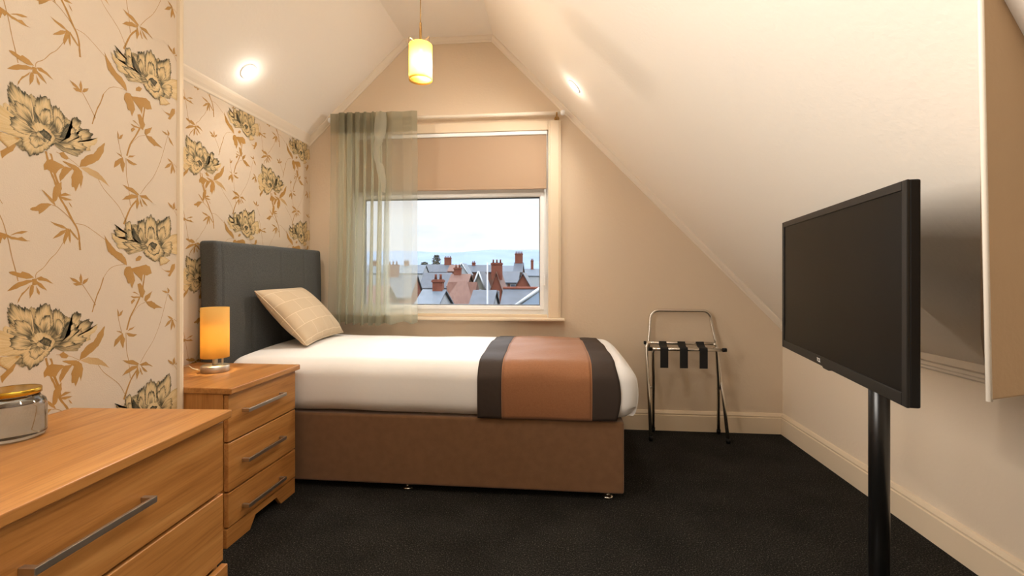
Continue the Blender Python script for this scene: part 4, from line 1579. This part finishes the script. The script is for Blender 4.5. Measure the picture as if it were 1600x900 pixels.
bl = thing('roller_blind', 'beige roller blind half lowered over the window', 'blind', (-.78, YB, 2.08))
bo = bl.location.copy()
bm = nb()
box(bm, -1.492, -.073, YB - .004, YB + .0, 1.693, 2.072)
obj('blind_cloth', local(bm, bo), M['blind'], bl)
bm = nb()
box(bm, -1.492, -.073, YB - .010, YB + .006, 1.684, 1.699)
obj('bottom_bar', local(bm, bo), M['blind'], bl, bevel=.003)
bm = nb()
box(bm, -1.496, -.068, YB - .018, YB + .03, 2.068, 2.094)
obj('head_rail', local(bm, bo), M['pvc'], bl, bevel=.004)
bm = nb()
tube(bm, [(-.071, YB - .014, 2.07), (-.069, YB - .016, 1.9), (-.072, YB - .014, 1.68)], .0018, 6)
obj('pull_cord', local(bm, bo), M['pvc'], bl)

# ------------------------------------------------------------------ luggage rack
rk = thing('luggage_rack', 'folding chrome luggage rack with black straps against the window wall', 'luggage rack', (.84, 3.13, 0))
rko = rk.location.copy()
r = .0108
xl, xr = .637, 1.045
xL, xR = .5875, 1.063
yf, yb = 3.055, 3.235     # front and rear feet


def arc(c, r_, a0, a1, n, ax):
    out = []
    for k in range(n + 1):
        a_ = a0 + (a1 - a0) * k / n
        out.append((c[0] + r_ * math.cos(a_) * ax, c[1], c[2] + r_ * math.sin(a_)))
    return out


# back frame: front feet rise to the rear bar, and its tall rounded hoop stands on it
hoop = [(xl - .014, 3.215, .57), (xl - .012, 3.225, .62), (xl, 3.240, .74)]
rc = .055
hoop += [(xl + .002, 3.243, .775)] + [(xl + .004 + rc - rc * math.cos(a_), 3.245, .775 + rc * math.sin(a_)) for a_ in [PI / 2 * k / 6 for k in range(1, 7)]]
hoop += [(xr - rc - .004 + rc * math.sin(a_), 3.245, .775 + rc * math.cos(a_)) for a_ in [PI / 2 * k / 6 for k in range(0, 7)]]
hoop += [(xr + .004, 3.240, .72), (xr + .018, 3.225, .64), (xr + .024, 3.215, .57)]
bm = nb()
tube(bm, hoop, r, 14)
obj('back_hoop', local(bm, rko), M['chrome'], rk, label='rounded chrome back hoop')
for sx, fx in ((-1, .606), (1, 1.087)):
    bm = nb()
    topx = .606 if sx < 0 else 1.066
    tube(bm, [(topx - sx * .022, 3.208, .612), (topx - sx * .006, 3.206, .606), (topx, 3.200, .585), (topx + sx * .001, 3.19, .55), ((topx + fx) / 2, 3.13, .32), (fx, yf, .016)], r, 14)
    lg = obj('leg', local(bm, rko), M['chrome'], rk)
    bm = nb()
    tube(bm, [(fx, yf, 0), (fx, yf + .002, .03)], .013, 14)
    obj('foot_cap', local(bm, rko), M['black'], lg)
for sx, fx in ((-1, .657), (1, 1.088)):
    bm = nb()
    topx = .622 if sx < 0 else 1.022
    tube(bm, [(topx + sx * -.022, 3.062, .603), (topx - sx * .004, 3.062, .596), (topx, 3.068, .57), ((topx * .6 + fx * .4), 3.12, .40), (fx, 3.235, .016)], r, 14)
    lg = obj('leg', local(bm, rko), M['chrome'], rk)
    bm = nb()
    tube(bm, [(fx, yb, 0), (fx, yb - .002, .03)], .013, 14)
    obj('foot_cap', local(bm, rko), M['black'], lg)
    bm = nb()
    px_ = .622 if sx < 0 else 1.066
    tube(bm, [(px_ - .02, 3.145, .325), (px_ + .02, 3.145, .325)], .006, 12)
    obj('pivot', local(bm, rko), M['chrome'], lg)
bm = nb()
tube(bm, [(.600, 3.208, .612), (1.05, 3.208, .612)], r, 14)
bar = obj('rear_bar', local(bm, rko), M['chrome'], rk)
bm = nb()
tube(bm, [(.590, 3.208, .612), (.603, 3.208, .612)], .012, 14)
obj('end_cap', local(bm, rko), M['black'], bar)
bm = nb()
tube(bm, [(xL + .01, 3.052, .595), (xR, 3.052, .595)], r, 14)
bar = obj('front_bar', local(bm, rko), M['chrome'], rk)
for a_, b_ in ((xL, xL + .024), (xR - .012, xR + .012)):
    bm = nb()
    tube(bm, [(a_, 3.052, .595), (b_, 3.052, .595)], .0125, 14)
    obj('end_cap', local(bm, rko), M['black'], bar)
for k in range(3):
    xs = .662 + k * .122
    w_ = .050
    sec = [(3.222, .598), (3.220, .614), (3.212, .624), (3.203, .624), (3.196, .617), (3.17, .607), (3.13, .601), (3.09, .602), (3.066, .607), (3.058, .609), (3.048, .608), (3.039, .600),
           (3.0375, .585), (3.037, .54), (3.036, .478)]
    bm = nb()
    sk = lambda y: .027 * (y - 3.04) / .17
    T = [[bm.verts.new((xs + sk(y) + dx, y, z)) for dx in (0, w_)] for y, z in sec]
    U = [[bm.verts.new((xs + sk(y) + dx, y + .0025, z - .0015)) for dx in (0, w_)] for y, z in sec]
    for G in (T, U):
        for A_, B_ in zip(G, G[1:]):
            bm.faces.new((A_[0], A_[1], B_[1], B_[0]))
    for i in range(len(sec) - 1):
        for e in (0, 1):
            bm.faces.new((T[i][e], T[i + 1][e], U[i + 1][e], U[i][e]))
    for i in (0, -1):
        bm.faces.new((T[i][0], T[i][1], U[i][1], U[i][0]))
    obj('strap', local(bm, rko), M['webbing'], rk, label='black webbing strap')

# ------------------------------------------------------------------ television on its pole
PL, PR = Vector((.8714, 1.8841, 0)), Vector((.7297, 1.0409, 0))
ctv = (PL + PR) / 2
dirv = (PR - PL)
TW = dirv.length
ang = math.atan2(dirv.y, dirv.x)
TZ0, TZ1 = .7985, 1.2785
tv = thing('television', 'large black flat television turned towards the bed on a pole', 'television', (ctv.x, ctv.y, 0), ang)
# local X runs along the screen towards the viewer end, local -Y is the screen side
hw = TW / 2
bz = .020
# the screen must face the bed (towards -X in the room)
nloc = Vector((0, -1, 0))
nl_world = Matrix.Rotation(ang, 4, 'Z') @ nloc
SGN = -1 if nl_world.x < 0 else 1     # local y direction of the screen side


def Yl(v):
    return v * SGN


bm = nb()
y0, y1 = sorted((Yl(0.0), Yl(-.026)))
box(bm, -hw, hw, min(Yl(-.004), Yl(-.026)), max(Yl(-.004), Yl(-.026)), TZ0, TZ1)
obj('cabinet', bm, M['black'], tv, bevel=.004)
bm = nb()
a0, a1 = sorted((Yl(-.026), Yl(-.052)))
prism(bm, [(-hw + .06, TZ0 + .03), (hw - .06, TZ0 + .03), (hw - .06, TZ1 - .10), (hw - .14, TZ1 - .04), (-hw + .14, TZ1 - .04), (-hw + .06, TZ1 - .10)], 1, a0, a1)
obj('rear_housing', bm, M['black'], tv, bevel=.015, bseg=3)
bm = nb()
f0, f1 = sorted((Yl(0.0), Yl(-.006)))
box(bm, -hw, -hw + bz, f0, f1, TZ0, TZ1)
box(bm, hw - bz, hw, f0, f1, TZ0, TZ1)
box(bm, -hw + bz, hw - bz, f0, f1, TZ1 - bz, TZ1)
box(bm, -hw + bz, hw - bz, f0, f1, TZ0, TZ0 + .028)
bzo = obj('bezel', bm, M['bezel'], tv, bevel=.0015)
bm = nb()
s0, s1 = sorted((Yl(-.003), Yl(-.005)))
box(bm, -hw + bz - .001, hw - bz + .001, s0, s1, TZ0 + .027, TZ1 - bz + .001)
obj('screen', bm, M['screen'], tv, label='dark switched-off screen')
bm = nb()
i0, i1 = sorted((Yl(.0), Yl(-.012)))
prism(bm, [(-.03, TZ0 + .002), (-.02, TZ0 - .004), (.02, TZ0 - .004), (.03, TZ0 + .002)], 1, i0, i1)
obj('sensor', bm, M['bezel'], tv)
# small maker's mark under the screen
tcu = bpy.data.curves.new('mark', 'FONT')
tcu.body = 'TCL'
tcu.size = .016
tcu.align_x = 'CENTER'
tcu.align_y = 'CENTER'
tcu.extrude = .0003
tmp = bpy.data.objects.new('tmp_text', tcu)
COL.objects.link(tmp)
dg = bpy.context.evaluated_depsgraph_get()
me = bpy.data.meshes.new_from_object(tmp.evaluated_get(dg))
bpy.data.objects.remove(tmp)
M['mark'] = mat('silver_lettering', (225, 222, 215), .4)
me.materials.clear()
me.materials.append(M['mark'])
lg = bpy.data.objects.new('maker_mark', me)
COL.objects.link(lg)
lg.parent = bzo
lg.location = (-.055, Yl(.0005), TZ0 + .014)
lg.rotation_euler = (PI / 2, 0, 0) if SGN < 0 else (PI / 2, 0, PI)
# pole
py_ = Yl(-.136)
bm = nb()
tube(bm, [(0, py_, .012), (0, py_, 1.12)], .0255, 28)
obj('pole', bm, M['pole'], tv, label='black round pole')
bm = nb()
p0, p1 = sorted((Yl(-.052), Yl(-.115)))
box(bm, -.06, .06, p0, p1, .97, 1.09)
box(bm, -.15, .15, sorted((Yl(-.050), Yl(-.062)))[0], sorted((Yl(-.050), Yl(-.062)))[1], .93, 1.13)
obj('mount_bracket', bm, M['black'], tv, bevel=.003)
bm = nb()
lathe(bm, [(.0001, 0), (.19, 0), (.19, .008), (.185, .012), (.0001, .012)], (0, py_, 0), 48)
obj('base_plate', bm, M['pole'], tv)

# ------------------------------------------------------------------ pendant lamp
px_, pyy = -.677, 2.245
pd = thing('pendant_lamp', 'lit cream glass cylinder pendant lamp hanging from the ceiling strip', 'pendant lamp', (px_, pyy, 2.78))
zb_, ztp = 2.045 - 2.78, 2.222 - 2.78
bm = nb()
lathe(bm, [(.0552, zb_), (.0575, zb_), (.0575, ztp), (.0552, ztp)], seg=64, close=True)
obj('lamp_shade', bm, M['shade'], pd, label='cream cylinder shade glowing yellow')
bm = nb()
lathe(bm, [(.0001, zb_ + .012), (.0550, zb_ + .012), (.0550, zb_ + .010), (.0001, zb_ + .010)], seg=48)
obj('diffuser', bm, M['shade'], pd)
bm = nb()
lathe(bm, [(.0001, ztp + .006), (.012, ztp + .006), (.012, ztp - .028), (.0001, ztp - .028)], seg=20)
tube(bm, [(0, 0, ztp), (0, 0, ztp + .11)], .0062, 14)
obj('lamp_holder', bm, M['brass'], pd, label='brass tube lamp holder')
bm = nb()
tube(bm, [(0, 0, ztp + .11), (0, 0, 0)], .0028, 8)
obj('cord', bm, M['brass'], pd)
bm = nb()
lathe(bm, [(.0001, -.03), (.03, -.03), (.05, -.008), (.05, 0), (.0001, 0)], seg=32)
obj('ceiling_rose', bm, M['brass'], pd)
bm = nb()
for k in range(3):
    a_ = PI + .55 + k * 2 * PI / 3
    c_, s_ = math.cos(a_), math.sin(a_)
    tube(bm, [(.010 * c_, .010 * s_, ztp + .004), (.056 * c_, .056 * s_, ztp + .028), (.0585 * c_, .0585 * s_, ztp + .026), (.0585 * c_, .0585 * s_, ztp - .006)], .0012, 6)
obj('shade_carrier', bm, M['brass'], pd)
bm = nb()
lathe(bm, [(.0001, ztp - .14), (.016, ztp - .132), (.021, ztp - .112), (.016, ztp - .09), (.010, ztp - .06), (.009, ztp - .03), (.0001, ztp - .03)], seg=20)
obj('bulb', bm, M['bulb'], pd)
pl = bpy.data.lights.new('pendant_bulb', 'POINT')
pl.energy = PENDANT_W
pl.color = (1, .91, .76)
pl.shadow_soft_size = .025
po = bpy.data.objects.new('pendant_bulb', pl)
COL.objects.link(po)
po.parent = pd
po.location = (.028, -.006, ztp - .105)
